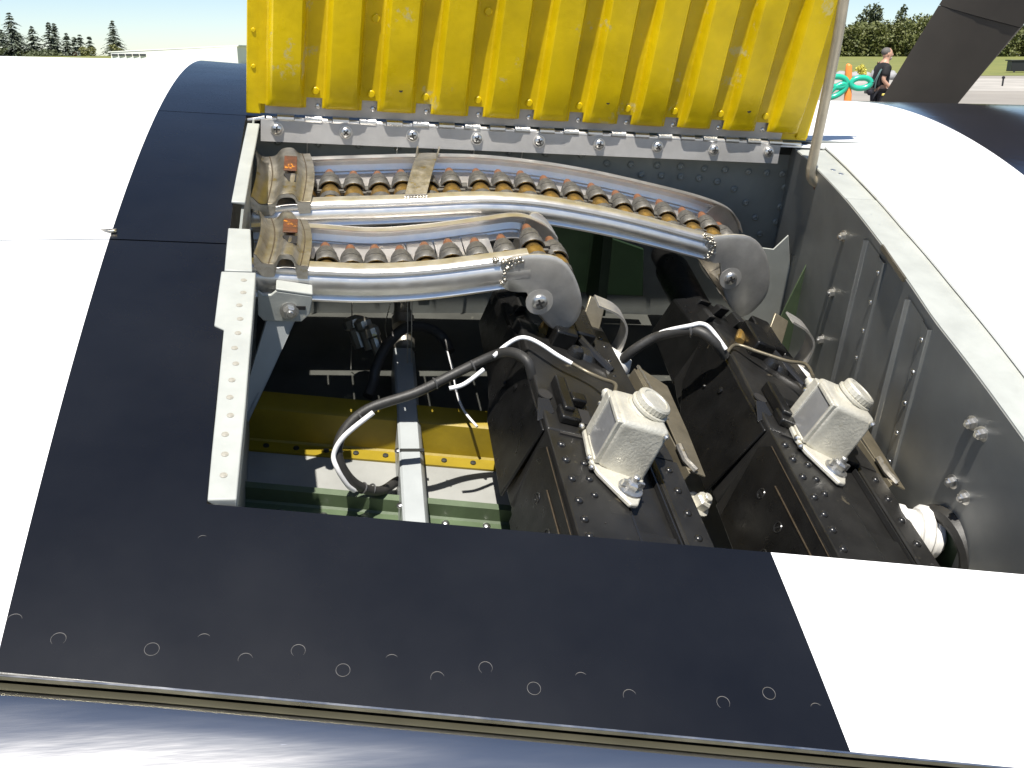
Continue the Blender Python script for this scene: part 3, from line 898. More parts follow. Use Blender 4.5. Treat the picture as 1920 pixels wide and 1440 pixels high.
def chute(label, near, far, bn, bf, disc, screw, weld, saddle, strap, hn, hf):
    t = thing('feed_chute', label, 'ammunition chute', (near[len(near) // 2][0], (bn + bf) / 2, -0.06))
    part('side_rail', rail(near, bn, -1, hn, 0.0085), M['steel'], t, solid=0.0011, smooth=60)
    part('side_rail', rail(far, bf, 1, hf, 0.0075), M['steel'], t, solid=0.0011, smooth=60)
    # end plates
    for b, d, s in ((bn - 0.003, -0.003, 1), (bf + 0.002, 0.003, 1)):
        m = MB()
        dd_ = disc if d < 0 else [(a + 0.008, c - 0.014) for (a, c) in disc[:1] + disc[3:]]
        P = smoothpath([(a, b, c) for (a, c) in dd_ + dd_[:1]], 4)[:-1]
        cen = Vector((sum(p.x for p in P) / len(P), b, sum(p.z for p in P) / len(P)))
        n = len(P)
        vs = [p for p in P] + [p + Vector((0, d * 0.75, 0)) for p in P] + [cen + (p - cen) * 0.97 + Vector((0, d * 0.95, 0)) for p in P] + [cen + (p - cen) * 0.90 + Vector((0, d * 1.25, 0)) for p in P]
        fs = [tuple(range(n)), tuple(range(3 * n, 4 * n))]
        for q in (0, 1, 2):
            for i in range(n):
                fs.append((q * n + i, q * n + (i + 1) % n, (q + 1) * n + (i + 1) % n, (q + 1) * n + i))
        m.add(vs, fs)
        part('end_plate', m, M['disc'], t, smooth=50)
    # curved guide closing the outer side of the turn
    m = MB()
    arc = disc[4:7]
    Pc = smoothpath([(a, 0, c) for (a, c) in disc[4:9]], 4)
    k0 = len(Pc) // 3
    m.add([(p.x - 0.002, bn - 0.003, p.z) for p in Pc[k0:]] + [(p.x - 0.002, bf + 0.002, p.z) for p in Pc[k0:]],
          [(i, i + 1, len(Pc[k0:]) + i + 1, len(Pc[k0:]) + i) for i in range(len(Pc[k0:]) - 1)])
    part('curved_guide', m, M['aged'], t, solid=0.001)
    inst('screw', ME['screw_big'], t, (screw[0], bn - 0.0068, screw[1]), (0, -1, 0.1), spin=0.5)
    # weld bead
    m = MB()
    wr = random.Random(len(weld))
    Pw = smoothpath(weld, 6)
    for p in Pw:
        for _ in range(2):
            r = wr.uniform(0.0012, 0.0024)
            o = p + Vector((wr.uniform(-.002, .002), wr.uniform(-.001, .0005), wr.uniform(-.0016, .0016)))
            m.lathe([(r * 0.3, -r * 0.9), (r * 0.85, -r * 0.4), (r, 0.1 * r), (r * 0.7, r * 0.7), (r * 0.2, r)], o, (0, -1, 0.6), 6)
    part('weld_bead', m, M['weld'], t, smooth=80)
    # cross straps below
    m = MB()
    aa = near[0][0] + 0.012
    def path_c(pth, a):
        for (x0, c0), (x1, c1) in zip(pth, pth[1:]):
            if x0 <= a <= x1:
                return c0 + (c1 - c0) * (a - x0) / (x1 - x0)
        return pth[-1][1] if a > pth[-1][0] else pth[0][1]
    aend = disc[2][0] - 0.004
    bx_ = 0.026 if bn < -0.2 else 0.0  # short chute's straps lengthened beyond the rail to keep sun off the floor
    while aa < aend:
        w = 0.0262 if bn > -0.2 else 0.0250
        cn, cf = path_c(near, aa) - hn + 0.0004, path_c(far, aa) - hf + 0.0004
        cn2, cf2 = path_c(near, aa + w) - hn + 0.0004, path_c(far, aa + w) - hf + 0.0004
        m.hexa([(aa, bn, cn), (aa + w, bn, cn2), (aa + w, bf + bx_, cf2), (aa, bf + bx_, cf)], [(aa, bn, cn + 0.001), (aa + w, bn, cn2 + 0.001), (aa + w, bf + bx_, cf2 + 0.001), (aa, bf + bx_, cf + 0.001)])
        aa += 0.0262
    part('cross_strap', m, M['steel'], t)
    # entry saddle at the left end
    m = MB()
    a0, a1 = saddle
    c0n, c0f = near[0][1], far[0][1]
    def sad(u, v):
        a = a0 + (a1 - a0) * u + 0.004 * math.sin(v * math.pi)
        b = (bn - 0.004) * (1 - v) + (bf + 0.004) * v
        base = path_c(near, a) * (1 - v) + path_c(far, a) * v
        z = 0.0035 + 0.0085 * math.exp(-((u - 0.0) / 0.10) ** 2) + 0.008 * (1 / (1 + math.exp(-(u - 0.44) * 38))) * (1 / (1 + math.exp((u - 0.74) * 38)))
        z += 0.0035 * math.sin(math.pi * v)
        if 0.46 < u < 0.75 and v < 0.10:
            z += 0.002
        return Vector((a, b, base + z))
    m.grid(26, 12, sad)
    sd = part('saddle', m, M['aged'], t, solid=0.0012, smooth=40)
    m = MB()
    for uu in (0.27, 0.86):
        m.tube([sad(uu, v / 12) + Vector((0, 0, 0.0006)) for v in range(13)], 0.0006, 4)
    parts('seam', m, M['edge'], sd)
    for v0, v1, dd in ((0.0, 0.0, -0.010),):
        m = MB()
        def lip(u, v):
            if u < 0.42 or u > 0.78:
                k = 1.0
            else:
                k = 0.32
            p = sad(u, 0.0)
            return p + Vector((0, -0.0008 - 0.003 * v * k, -0.010 * v * k))
        m.grid(26, 2, lip)
        part('saddle_lip', m, M['aged'], sd, solid=0.001)
    m = MB()
    p = sad(0.60, 0.72)
    q = sad(0.60, 0.36)
    w = 0.0062
    top = [p + Vector((-w, 0, 0.0022)), p + Vector((w, 0, 0.0022)), q + Vector((w - 0.001, 0, 0.0042)), q + Vector((-w - 0.001, 0, 0.0042))]
    m.hexa([x - Vector((0, 0, 0.0012)) for x in top], top)
    part('spring_tab', m, M['rust'], sd, bevel=0.0005)
    m = MB()
    q2 = sad(0.60, 0.22)
    top = [q + Vector((-w - 0.001, 0, 0.0006)), q + Vector((w - 0.001, 0, 0.0006)), q2 + Vector((w * 0.9, 0, 0.0006)), q2 + Vector((-w * 0.2, 0, 0.0006))]
    m.hexa([x - Vector((0, 0, 0.002)) for x in top], top)
    part('tab_slot', m, M['slot'], sd)
    if strap:
        m = MB()
        (x0, x1, y0, y1) = strap
        def sf(u, v):
            a = (x0 + (x1 - x0) * u) * v + (y0 + (y1 - y0) * u) * (1 - v)
            b = (bn + 0.004) * (1 - v) + (bf - 0.002) * v
            base = path_c(near, a) * (1 - v) + path_c(far, a) * v
            return Vector((a, b, base + 0.003 + 0.004 * math.sin(math.pi * v) + (0.008 * (v - 0.86) / 0.14 if (v > 0.86 and (u < 0.06 or u > 0.94)) else 0)))
        m.grid(16, 12, sf)
        part('cross_band', m, M['aged'], t, solid=0.0014)
        m = MB()
        e = sf(0, 0.0)
        for k in range(8):
            o = sf(k / 7, 0.0) + Vector((0, -0.004, -0.001))
            m.lathe([(0.0004, -0.001), (0.0016, 0), (0.0004, 0.001)], o, (0, -1, 0.6), 6)
        part('weld_bead', m, M['weld'], t, smooth=80)
    return t

near2 = [(-0.276, -0.0440), (-0.2685, -0.0432), (-0.2138, -0.0363), (-0.1632, -0.0318), (-0.1117, -0.0266), (-0.0593, -0.0213), (-0.0052, -0.0212), (0.0515, -0.0274), (0.1108, -0.0374), (0.1924, -0.055), (0.205, -0.0585)]
far2 = [(-0.276, -0.0415), (-0.2339, -0.0344), (-0.1578, -0.0266), (-0.1023, -0.0217), (-0.0455, -0.0192), (0.0133, -0.0215), (0.0744, -0.0276), (0.1383, -0.0376), (0.2051, -0.0499), (0.2441, -0.0611), (0.262, -0.074), (0.2725, -0.0904)]
disc2 = [(0.208, -0.0790), (0.1935, -0.0775), (0.1880, -0.0535), (0.2281, -0.0475), (0.2541, -0.0622), (0.2705, -0.0911), (0.2745, -0.1220), (0.2556, -0.1479), (0.2289, -0.1265)]
near1 = [(-0.276, -0.0262), (-0.2705, -0.026), (-0.2165, -0.0273), (-0.1721, -0.027), (-0.127, -0.0225), (-0.0816, -0.0144), (-0.0400, -0.0065)]
far1 = [(-0.276, -0.0425), (-0.2622, -0.0415), (-0.2193, -0.0403), (-0.1653, -0.0415), (-0.1156, -0.0351), (-0.0655, -0.0252), (-0.03, -0.0190), (-0.005, -0.0260), (0.0114, -0.040)]
disc1 = [(-0.0385, -0.0400), (-0.0600, -0.0370), (-0.0608, -0.0100), (-0.0227, -0.0038), (-0.0012, -0.0171), (0.014, -0.0465), (0.0131, -0.0691), (-0.0025, -0.0811), (-0.026, -0.059)]
c2 = chute('long stainless ammunition feed chute nearest the hinge, drooping to the right gun', near2, far2, -0.122, -0.027, disc2, (0.2253, -0.0982),
           [(0.1844, -0.1265, -0.0497), (0.1946, -0.129, -0.0586), (0.1929, -0.129, -0.0747)], (-0.278, -0.2225), (-0.113, -0.0904, -0.1327, -0.1118), 0.0245, 0.022)
c1 = chute('short stainless ammunition feed chute in front, curving down to the left gun', near1, far1, -0.266, -0.163, disc1, (-0.0251, -0.0490),
           [(-0.071, -0.270, -0.0112), (-0.060, -0.271, -0.0105), (-0.0478, -0.271, -0.0086), (-0.060, -0.2725, -0.018), (-0.0612, -0.2735, -0.032)], (-0.270, -0.2265), None, 0.0300, 0.022)

# cartridges -----------------------------------------------------------
bl = MB().lathe([(0.0008, 0.0040), (0.0024, 0.0034), (0.0038, 0.0014), (0.0049, -0.0030), (0.0056, -0.0095), (0.0058, -0.030)], n=14).mesh('bullet', M['copper'], smooth=60)
cs = MB().lathe([(0.0066, -0.020), (0.0067, -0.030), (0.0096, -0.038), (0.0104, -0.044), (0.0106, -0.0600), (0.0085, -0.0603), (0.0085, -0.0615), (0.0106, -0.0618), (0.0106, -0.0630)], n=16).mesh('case', M['brass'], smooth=40)
lk = MB()
lk.lathe([(0.0060, -0.0095), (0.0078, -0.0098), (0.0098, -0.0150), (0.0106, -0.0215), (0.0090, -0.0218)], n=16, cap=False)
lk.lathe([(0.0090, -0.0226), (0.0112, -0.0230), (0.0120, -0.0325), (0.0116, -0.0332), (0.0100, -0.0325)], n=16, cap=False)
lk.lathe([(0.0104, -0.0500), (0.0114, -0.0502), (0.0114, -0.0570), (0.0104, -0.0572)], n=16, cap=False)
lk.box(-0.0135, 0.0135, -0.0035, 0.0, -0.0390, -0.0360)
lk.box(0.006, 0.0165, -0.003, 0.0075, -0.0320, -0.0250)
lkm = lk.mesh('link', M['link'], smooth=40)
def belt(label, rounds, tip_b, drop, par):
    t = thing('ammunition_belt', label, 'ammunition belt', (rounds[0][0], tip_b - 0.06, rounds[0][1] - 0.012))
    rg = random.Random(len(rounds))
    for i, (a, c) in enumerate(rounds):
        i0, i1 = max(i - 1, 0), min(i + 1, len(rounds) - 1)
        tx = Vector((rounds[i1][0] - rounds[i0][0], 0, rounds[i1][1] - rounds[i0][1])).normalized()
        yaw = rg.uniform(-0.03, 0.03)
        zdir = Vector((yaw, 1, rg.uniform(-0.03, 0.03) - drop)).normalized()   # towards the tip
        up = tx.cross(zdir).normalized()
        if up.z < 0: up = -up
        xd = -zdir.cross(up).normalized()
        rot = Matrix((xd, up.cross(xd) * 0 + up, zdir)).transposed()
        o = bpy.data.objects.new('cartridge', cs)
        col.objects.link(o)
        o.parent = t
        rotm = Matrix((tx - zdir * tx.dot(zdir), zdir.cross(tx), zdir)).transposed().to_4x4()
        o.matrix_local = Matrix.Translation(Vector((a, tip_b + rg.uniform(-0.0015, 0.0015), c)) - P0[t.name]) @ rotm
        for nme, me in (('bullet', bl), ('link', lkm)):
            p = bpy.data.objects.new(nme, me)
            col.objects.link(p)
            p.parent = o
    return t
r2 = [(-0.2270, -0.0420), (-0.2029, -0.0396), (-0.1787, -0.0393), (-0.1543, -0.0378), (-0.1303, -0.0351), (-0.1055, -0.0325), (-0.0801, -0.0303), (-0.052, -0.0285), (-0.028, -0.0289), (-0.0038, -0.0286), (0.0218, -0.0319), (0.0488, -0.0346), (0.0764, -0.038), (0.1048, -0.0439), (0.1314, -0.0475), (0.1581, -0.0524), (0.1871, -0.0607), (0.2120, -0.0650), (0.2345, -0.0760), (0.2500, -0.0950), (0.2560, -0.118)]
belt('belt of linked copper tipped cartridges lying in the long chute near the hinge', r2, -0.046, -0.15, c2)
r1 = [(-0.2340, -0.0480), (-0.2099, -0.0487), (-0.1872, -0.0504), (-0.1649, -0.0494), (-0.1419, -0.0483), (-0.1193, -0.0445), (-0.0978, -0.0396), (-0.0729, -0.0368), (-0.0479, -0.0328), (-0.0245, -0.0215), (-0.0010, -0.0320), (0.002, -0.052)]
belt('belt of linked copper tipped cartridges lying in the short front chute', r1, -0.186, -0.13, c1)

# ------------------------------------------------------------------ guns
def gframe(a, c, roll, yaw):
    return BAY @ Matrix.Translation((a, -0.45, c)) @ Matrix.Rotation(R(roll), 4, 'Y') @ Matrix.Rotation(-yaw, 4, 'Z') @ Matrix.Translation((0, 0.45, 0))
GF1 = gframe(-0.042, -0.080, 15, 0.018)
GF2 = gframe(0.1480, -0.080, 20, 0.060)
gun = thing('machine_gun', 'black machine gun on the left, fed by the short chute', 'machine gun', (0.055, -0.42, -0.10), 'guns lying side by side in the bay', GF1)
m = MB()
# receiver: stepped top, tapering side depth
def gsec(b, dep):
    return [(0.0, b, -0.001), (0.052, b, -0.001), (0.052, b, -0.0065), (0.092, b, -0.0065), (0.092, b, -0.002), (0.117, b, -0.002), (0.117, b, -0.010), (0.105, b, -dep), (0.006, b, -dep), (0.0, b, -0.02)]
secs = [gsec(-0.80, 0.100), gsec(-0.60, 0.098), gsec(-0.412, 0.090)]
n = len(secs[0])
vs = [p for s in secs for p in s]
fs = [tuple(range(n)), tuple(2 * n + i for i in range(n))]
for j in range(2):
    fs += [(j * n + i, j * n + (i + 1) % n, (j + 1) * n + (i + 1) % n, (j + 1) * n + i) for i in range(n)]
m.add(vs, fs)
part('receiver', m, M['gun_top'], gun, bevel=0.0010)
# side plate with raised panel and slots
m = MB()
m.prism([(-0.0001, -0.80, -0.006), (-0.0001, -0.43, -0.006), (-0.0001, -0.418, -0.018), (-0.0001, -0.435, -0.084), (-0.0001, -0.80, -0.097)], (-0.0018, 0, 0))
sidep = part('side_plate', m, M['gun'], gun, bevel=0.0006)
m = MB()
m.prism([(-0.0020, -0.80, -0.020), (-0.0020, -0.466, -0.020), (-0.0020, -0.466, -0.0209), (-0.0020, -0.80, -0.0209)], (-0.0008, 0, 0))
m.prism([(-0.0020, -0.80, -0.010), (-0.0020, -0.432, -0.0055), (-0.0020, -0.432, -0.0061), (-0.0020, -0.80, -0.0106)], (-0.0005, 0, 0))
parts('worn_edge', m, M['edge'], sidep)
m = MB()
m.torus((0, 0, 0), (0, 0, 1), 0.0042, 0.0007, 16, 5)
m.box(-0.0035, 0.0035, -0.0007, 0.0007, -0.0003, 0.0003)
fsm = m.mesh('flush_screw', M['gun_riv'])
for k, (b, z) in enumerate(((-0.458, -0.036), (-0.498, -0.036), (-0.505, -0.060), (-0.545, -0.038))):
    inst('flush_screw', fsm, sidep, (-0.0019, b, z), (-1, 0, 0), spin=k)
# forward cover block
m = MB()
A = [(0.0, -0.414, 0.0), (0.060, -0.414, 0.0), (0.088, -0.398, -0.001), (0.092, -0.398, -0.012), (0.092, -0.398, -0.08), (0.004, -0.414, -0.087)]
B = [(0.001, -0.345, 0.001), (0.060, -0.345, 0.003), (0.085, -0.345, 0.002), (0.092, -0.345, -0.010), (0.092, -0.345, -0.08), (0.003, -0.345, -0.086)]
Cc = [(0.003, -0.268, 0.001), (0.034, -0.268, -0.001), (0.080, -0.268, -0.004), (0.092, -0.268, -0.012), (0.092, -0.268, -0.075), (0.002, -0.268, -0.080)]
D = [(0.005, -0.238, -0.003), (0.026, -0.238, -0.007), (0.078, -0.238, -0.016), (0.092, -0.238, -0.02), (0.092, -0.238, -0.07), (0.004, -0.238, -0.075)]
n = 6
vs = A + B + Cc + D
fs = [tuple(range(n)), tuple(3 * n + i for i in range(n))]
for j in range(3):
    fs += [(j * n + i, j * n + (i + 1) % n, (j + 1) * n + (i + 1) % n, (j + 1) * n + i) for i in range(n)]
m.add(vs, fs)
cover = part('top_cover', m, M['gun_top'], gun, bevel=0.0022, seg=3)
m = MB()
m.prism([(0.0005, -0.412, -0.004), (0.002, -0.352, -0.006), (0.003, -0.270, -0.006), (0.003, -0.240, -0.014), (0.002, -0.262, -0.062), (0.001, -0.30, -0.084), (0.0005, -0.40, -0.088)], (-0.0030, 0, 0))
part('feed_side_plate', m, M['gun'], gun, bevel=0.0012)
m = MB()
for (b, z, l, w) in ((-0.325, -0.026, 0.010, 0.0032), (-0.300, -0.04, 0.007, 0.002)):
    m.lathe([(w, 0), (w, 0.0012), (w * 0.4, 0.0024)], (-0.0012, b, z), (-1, 0, 0.2), 10)
parts('stamped_rib', m, M['gun'], gun)
m = MB()
m.lathe([(0.0065, 0), (0.0065, 0.0012)], (0.006, -0.369, 0.0012), (0, 0, 1), 14)
m.box(0.027, 0.044, -0.398, -0.3780, 0.0004, 0.0016)
m.box(0.010, 0.05, -0.4175, -0.4145, -0.001, 0.0007)
parts('cover_slot', m, M['slot'], cover)
m = MB()
m.hexa([(-0.003, -0.378, 0.0015), (0.008, -0.376, 0.0015), (0.010, -0.392, 0.001), (-0.003, -0.400, -0.006)], [(-0.003, -0.378, 0.0026), (0.008, -0.375, 0.003), (0.010, -0.392, 0.002), (-0.0042, -0.400, -0.005)])
part('latch_tab', m, M['gun_riv'], gun, bevel=0.0005)
m = MB()
m.box(0.014, 0.024, -0.396, -0.350, 0.001, 0.012)
m.box(0.012, 0.030, -0.404, -0.386, 0.000, 0.008)
m.box(0.026, 0.040, -0.378, -0.366, 0.002, 0.010)
parts('latch_block', m, M['gun'], gun, bevel=0.0018)
# right flange with rivets
m = MB()
m.hexa([(0.089, -0.80, -0.0018), (0.117, -0.80, -0.0018), (0.117, -0.42, -0.0018), (0.092, -0.42, -0.0018)], [(0.092, -0.80, 0.0006), (0.117, -0.80, 0.0006), (0.117, -0.42, 0.0006), (0.094, -0.42, 0.0006)])
m.hexa([(0.074, -0.42, -0.002), (0.1135, -0.42, -0.002), (0.099, -0.215, -0.006), (0.080, -0.215, -0.006)], [(0.080, -0.42, 0.0016), (0.1135, -0.42, 0.0016), (0.099, -0.215, -0.001), (0.082, -0.215, -0.001)])
part('rivet_flange', m, M['gun_top'], gun, bevel=0.0006)
m = MB()
m.box(0.052, 0.0545, -0.80, -0.484, -0.006, -0.0022)
m.box(0.0885, 0.0900, -0.80, -0.424, -0.006, -0.0016)
parts('groove_lip', m, M['gun_riv'], gun)
m = MB()
m.box(0.055, 0.088, -0.80, -0.512, -0.0064, -0.0036)
part('cover_plate', m, M['gun_top'], gun, bevel=0.0006)
for k, b in enumerate((-0.4305, -0.4492, -0.4711, -0.4952, -0.5149, -0.532, -0.552, -0.572, -0.592)):
    inst('rivet', ME['riv_gun'], gun, (0.0088, b, -0.001), (0, 0, 1))
for b in (-0.4487, -0.4668, -0.4847):
    inst('rivet', ME['riv_gun'], gun, (0.0246, b, -0.001), (0, 0, 1), s=0.92)
for b in (-0.4338, -0.4588, -0.4846, -0.5119, -0.538, -0.565):
    inst('rivet', ME['riv_gun'], gun, (0.1047, b, 0.0006), (0, 0, 1))
for b, x in ((-0.2427, 0.0909), (-0.2561, 0.0919), (-0.2809, 0.0901), (-0.2933, 0.0894), (-0.3064, 0.0884), (-0.33, 0.094), (-0.35, 0.096)):
    inst('rivet', ME['riv_gun'], gun, (x + 0.001, b, -0.0012), (0, 0, 1), s=0.75)
m = MB()
m.box(0.010, 0.011, -0.5450, -0.5444, 0, 0.0003)
m.lathe([(0.0008, 0), (0.0008, 0.0004)], (0.026, -0.514, -0.0010), (0, 0, 1), 8)
part('pin_hole', m, M['slot'], gun)
# feed block, knobs, brass round, barrel
m = MB()
m.box(0.030, 0.052, -0.282, -0.240, -0.002, 0.016)
m.box(0.056, 0.078, -0.262, -0.205, -0.01, 0.010)
parts('feed_block', m, M['gun'], gun, bevel=0.002)
m = MB()
m.lathe([(0.0075, 0), (0.0082, 0.004), (0.006, 0.010), (0.002, 0.012)], (0.054, -0.286, -0.004), (0, 0, 1), 14)
m.lathe([(0.012, 0), (0.0125, 0.003), (0.009, 0.008), (0.002, 0.010)], (0.068, -0.280, -0.005), (0, 0, 1), 14)
m.tube([(0.062, -0.262, 0.004), (0.074, -0.285, 0.003), (0.088, -0.30, 0.0)], 0.004, 8)
parts('charging_knob', m, M['gun_riv'], gun)
m = MB()
m.lathe([(0.004, 0), (0.0058, 0.005), (0.0058, 0.02), (0.004, 0.022)], (0.026, -0.262, 0.000), (0.4, 0.8, 0.1), 12)
part('feed_cartridge', m, M['brass'], gun)
m = MB()
m.lathe([(0.020, -0.17), (0.020, -0.02), (0.016, -0.015), (0.016, 0.02)], (0.050, 0, -0.045), (0, 1, 0), 18)
part('barrel', m, M['gun'], gun, smooth=40)
m = MB()
m.hexa([(0.006, -0.240, -0.080), (0.090, -0.240, -0.080), (0.090, -0.240, -0.022), (0.074, -0.240, -0.012), (0.024, -0.240, -0.010), (0.006, -0.240, -0.020)],
       [(0.012, -0.130, -0.082), (0.084, -0.130, -0.082), (0.084, -0.130, -0.040), (0.066, -0.130, -0.026), (0.034, -0.130, -0.024), (0.012, -0.130, -0.036)])
part('feed_trunk', m, M['gun'], gun, bevel=0.002)
m = MB()
for (x, y, w, l, z) in ((0.016, -0.20, 0.010, 0.030, -0.016), (0.036, -0.175, 0.014, 0.020, -0.012), (0.058, -0.185, 0.012, 0.034, -0.014), (0.026, -0.150, 0.016, 0.016, -0.022)):
    m.prism([(x, y, z - 0.012), (x + w, y + 0.004, z - 0.012), (x + w * 0.8, y + l, z - 0.016), (x + w * 0.2, y + l * 0.8, z - 0.016)], (0.002, -0.004, 0.018))
parts('feed_pawl', m, M['gun_top'], gun, bevel=0.001)
# guide plate on the right flank
m = MB()
m.hexa([(0.1150, -0.290, 0.000), (0.1200, -0.285, 0.002), (0.146, -0.302, 0.000), (0.1455, -0.368, -0.001), (0.1415, -0.430, -0.001), (0.126, -0.426, -0.001), (0.126, -0.356, 0.000)],
       [(0.1150, -0.290, 0.0016), (0.1200, -0.285, 0.0036), (0.146, -0.302, 0.0016), (0.1455, -0.368, 0.0006), (0.1415, -0.430, 0.0006), (0.126, -0.426, 0.0006), (0.126, -0.356, 0.0016)])
m.hexa([(0.114, -0.283, -0.03), (0.1155, -0.283, -0.03), (0.1270, -0.426, -0.025), (0.1255, -0.426, -0.025)], [(0.1145, -0.287, 0.002), (0.116, -0.287, 0.002), (0.1275, -0.430, 0.0), (0.126, -0.430, 0.0)])
gp1 = part('guide_plate', m, M['plate'], gun, bevel=0.0004, label='brownish folded guide plate on the right flank')
m = MB()
m.hexa([(0.118, -0.283, 0.0022), (0.1205, -0.283, 0.0022), (0.1282, -0.36, 0.0018), (0.1262, -0.36, 0.0018)], [(0.118, -0.283, 0.0044), (0.1205, -0.283, 0.0044), (0.1282, -0.36, 0.003), (0.1262, -0.36, 0.003)])
m.tube([(0.124, -0.40, 0.004), (0.125, -0.418, 0.003), (0.132, -0.428, 0.002)], 0.0032, 8)
parts('bright_edge', m, M['aged'], gp1)
# clamp band forward on the right
m = MB()
pts = smoothpath([(0.0697, 0, 0.0360), (0.0911, 0, 0.0330), (0.1060, 0, 0.0230), (0.1120, 0, 0.0020), (0.1110, 0, -0.030)], 5)
vs = [(p.x, -0.232, p.z) for p in pts] + [(p.x, -0.252, p.z) for p in pts]
n = len(pts)
m.add(vs, [(i, i + 1, n + i + 1, n + i) for i in range(n - 1)])
part('clamp_band', m, M['disc'], gun, solid=0.002, label='bent bright clamp band beside the barrel')
m = MB()
m.lathe([(0.013, 0), (0.016, 0.006), (0.016, 0.018), (0.012, 0.028)], (0.106, -0.262, -0.030), (0.25, 0.25, 0.9), 14)
part('boot', m, M['hose'], gun)
m = MB()
m.prism([(0.0800, -0.200, 0.020), (0.098, -0.202, 0.018), (0.096, -0.222, -0.004), (0.076, -0.220, -0.004)], (0, -0.003, 0.001))
part('feed_guard', m, M['plate'], gun, bevel=0.001)
inst('bolt', ME['bolt_w'], gun, (0.1500, -0.430, -0.030), (0.25, -0.25, 1), s=0.95, spin=0.4)
inst('bolt', ME['bolt_w'], gun, (0.1420, -0.512, -0.030), (0.25, -0.25, 1), s=1.1, spin=0.1)

def copytree(o, parent=None):
    c = o.copy()
    col.objects.link(c)
    P0[c.name] = P0[o.name]
    if parent is not None:
        c.parent = parent
        c.matrix_parent_inverse = o.matrix_parent_inverse.copy()
    for chd in list(o.children):
        copytree(chd, c)
    return c
bpy.context.view_layer.update()
gun2 = copytree(gun)
gun2.matrix_world = GF2 @ Matrix.Translation((0.055, -0.42, -0.10))
gun2['label'] = 'black machine gun on the right, beside the grey rib wall'

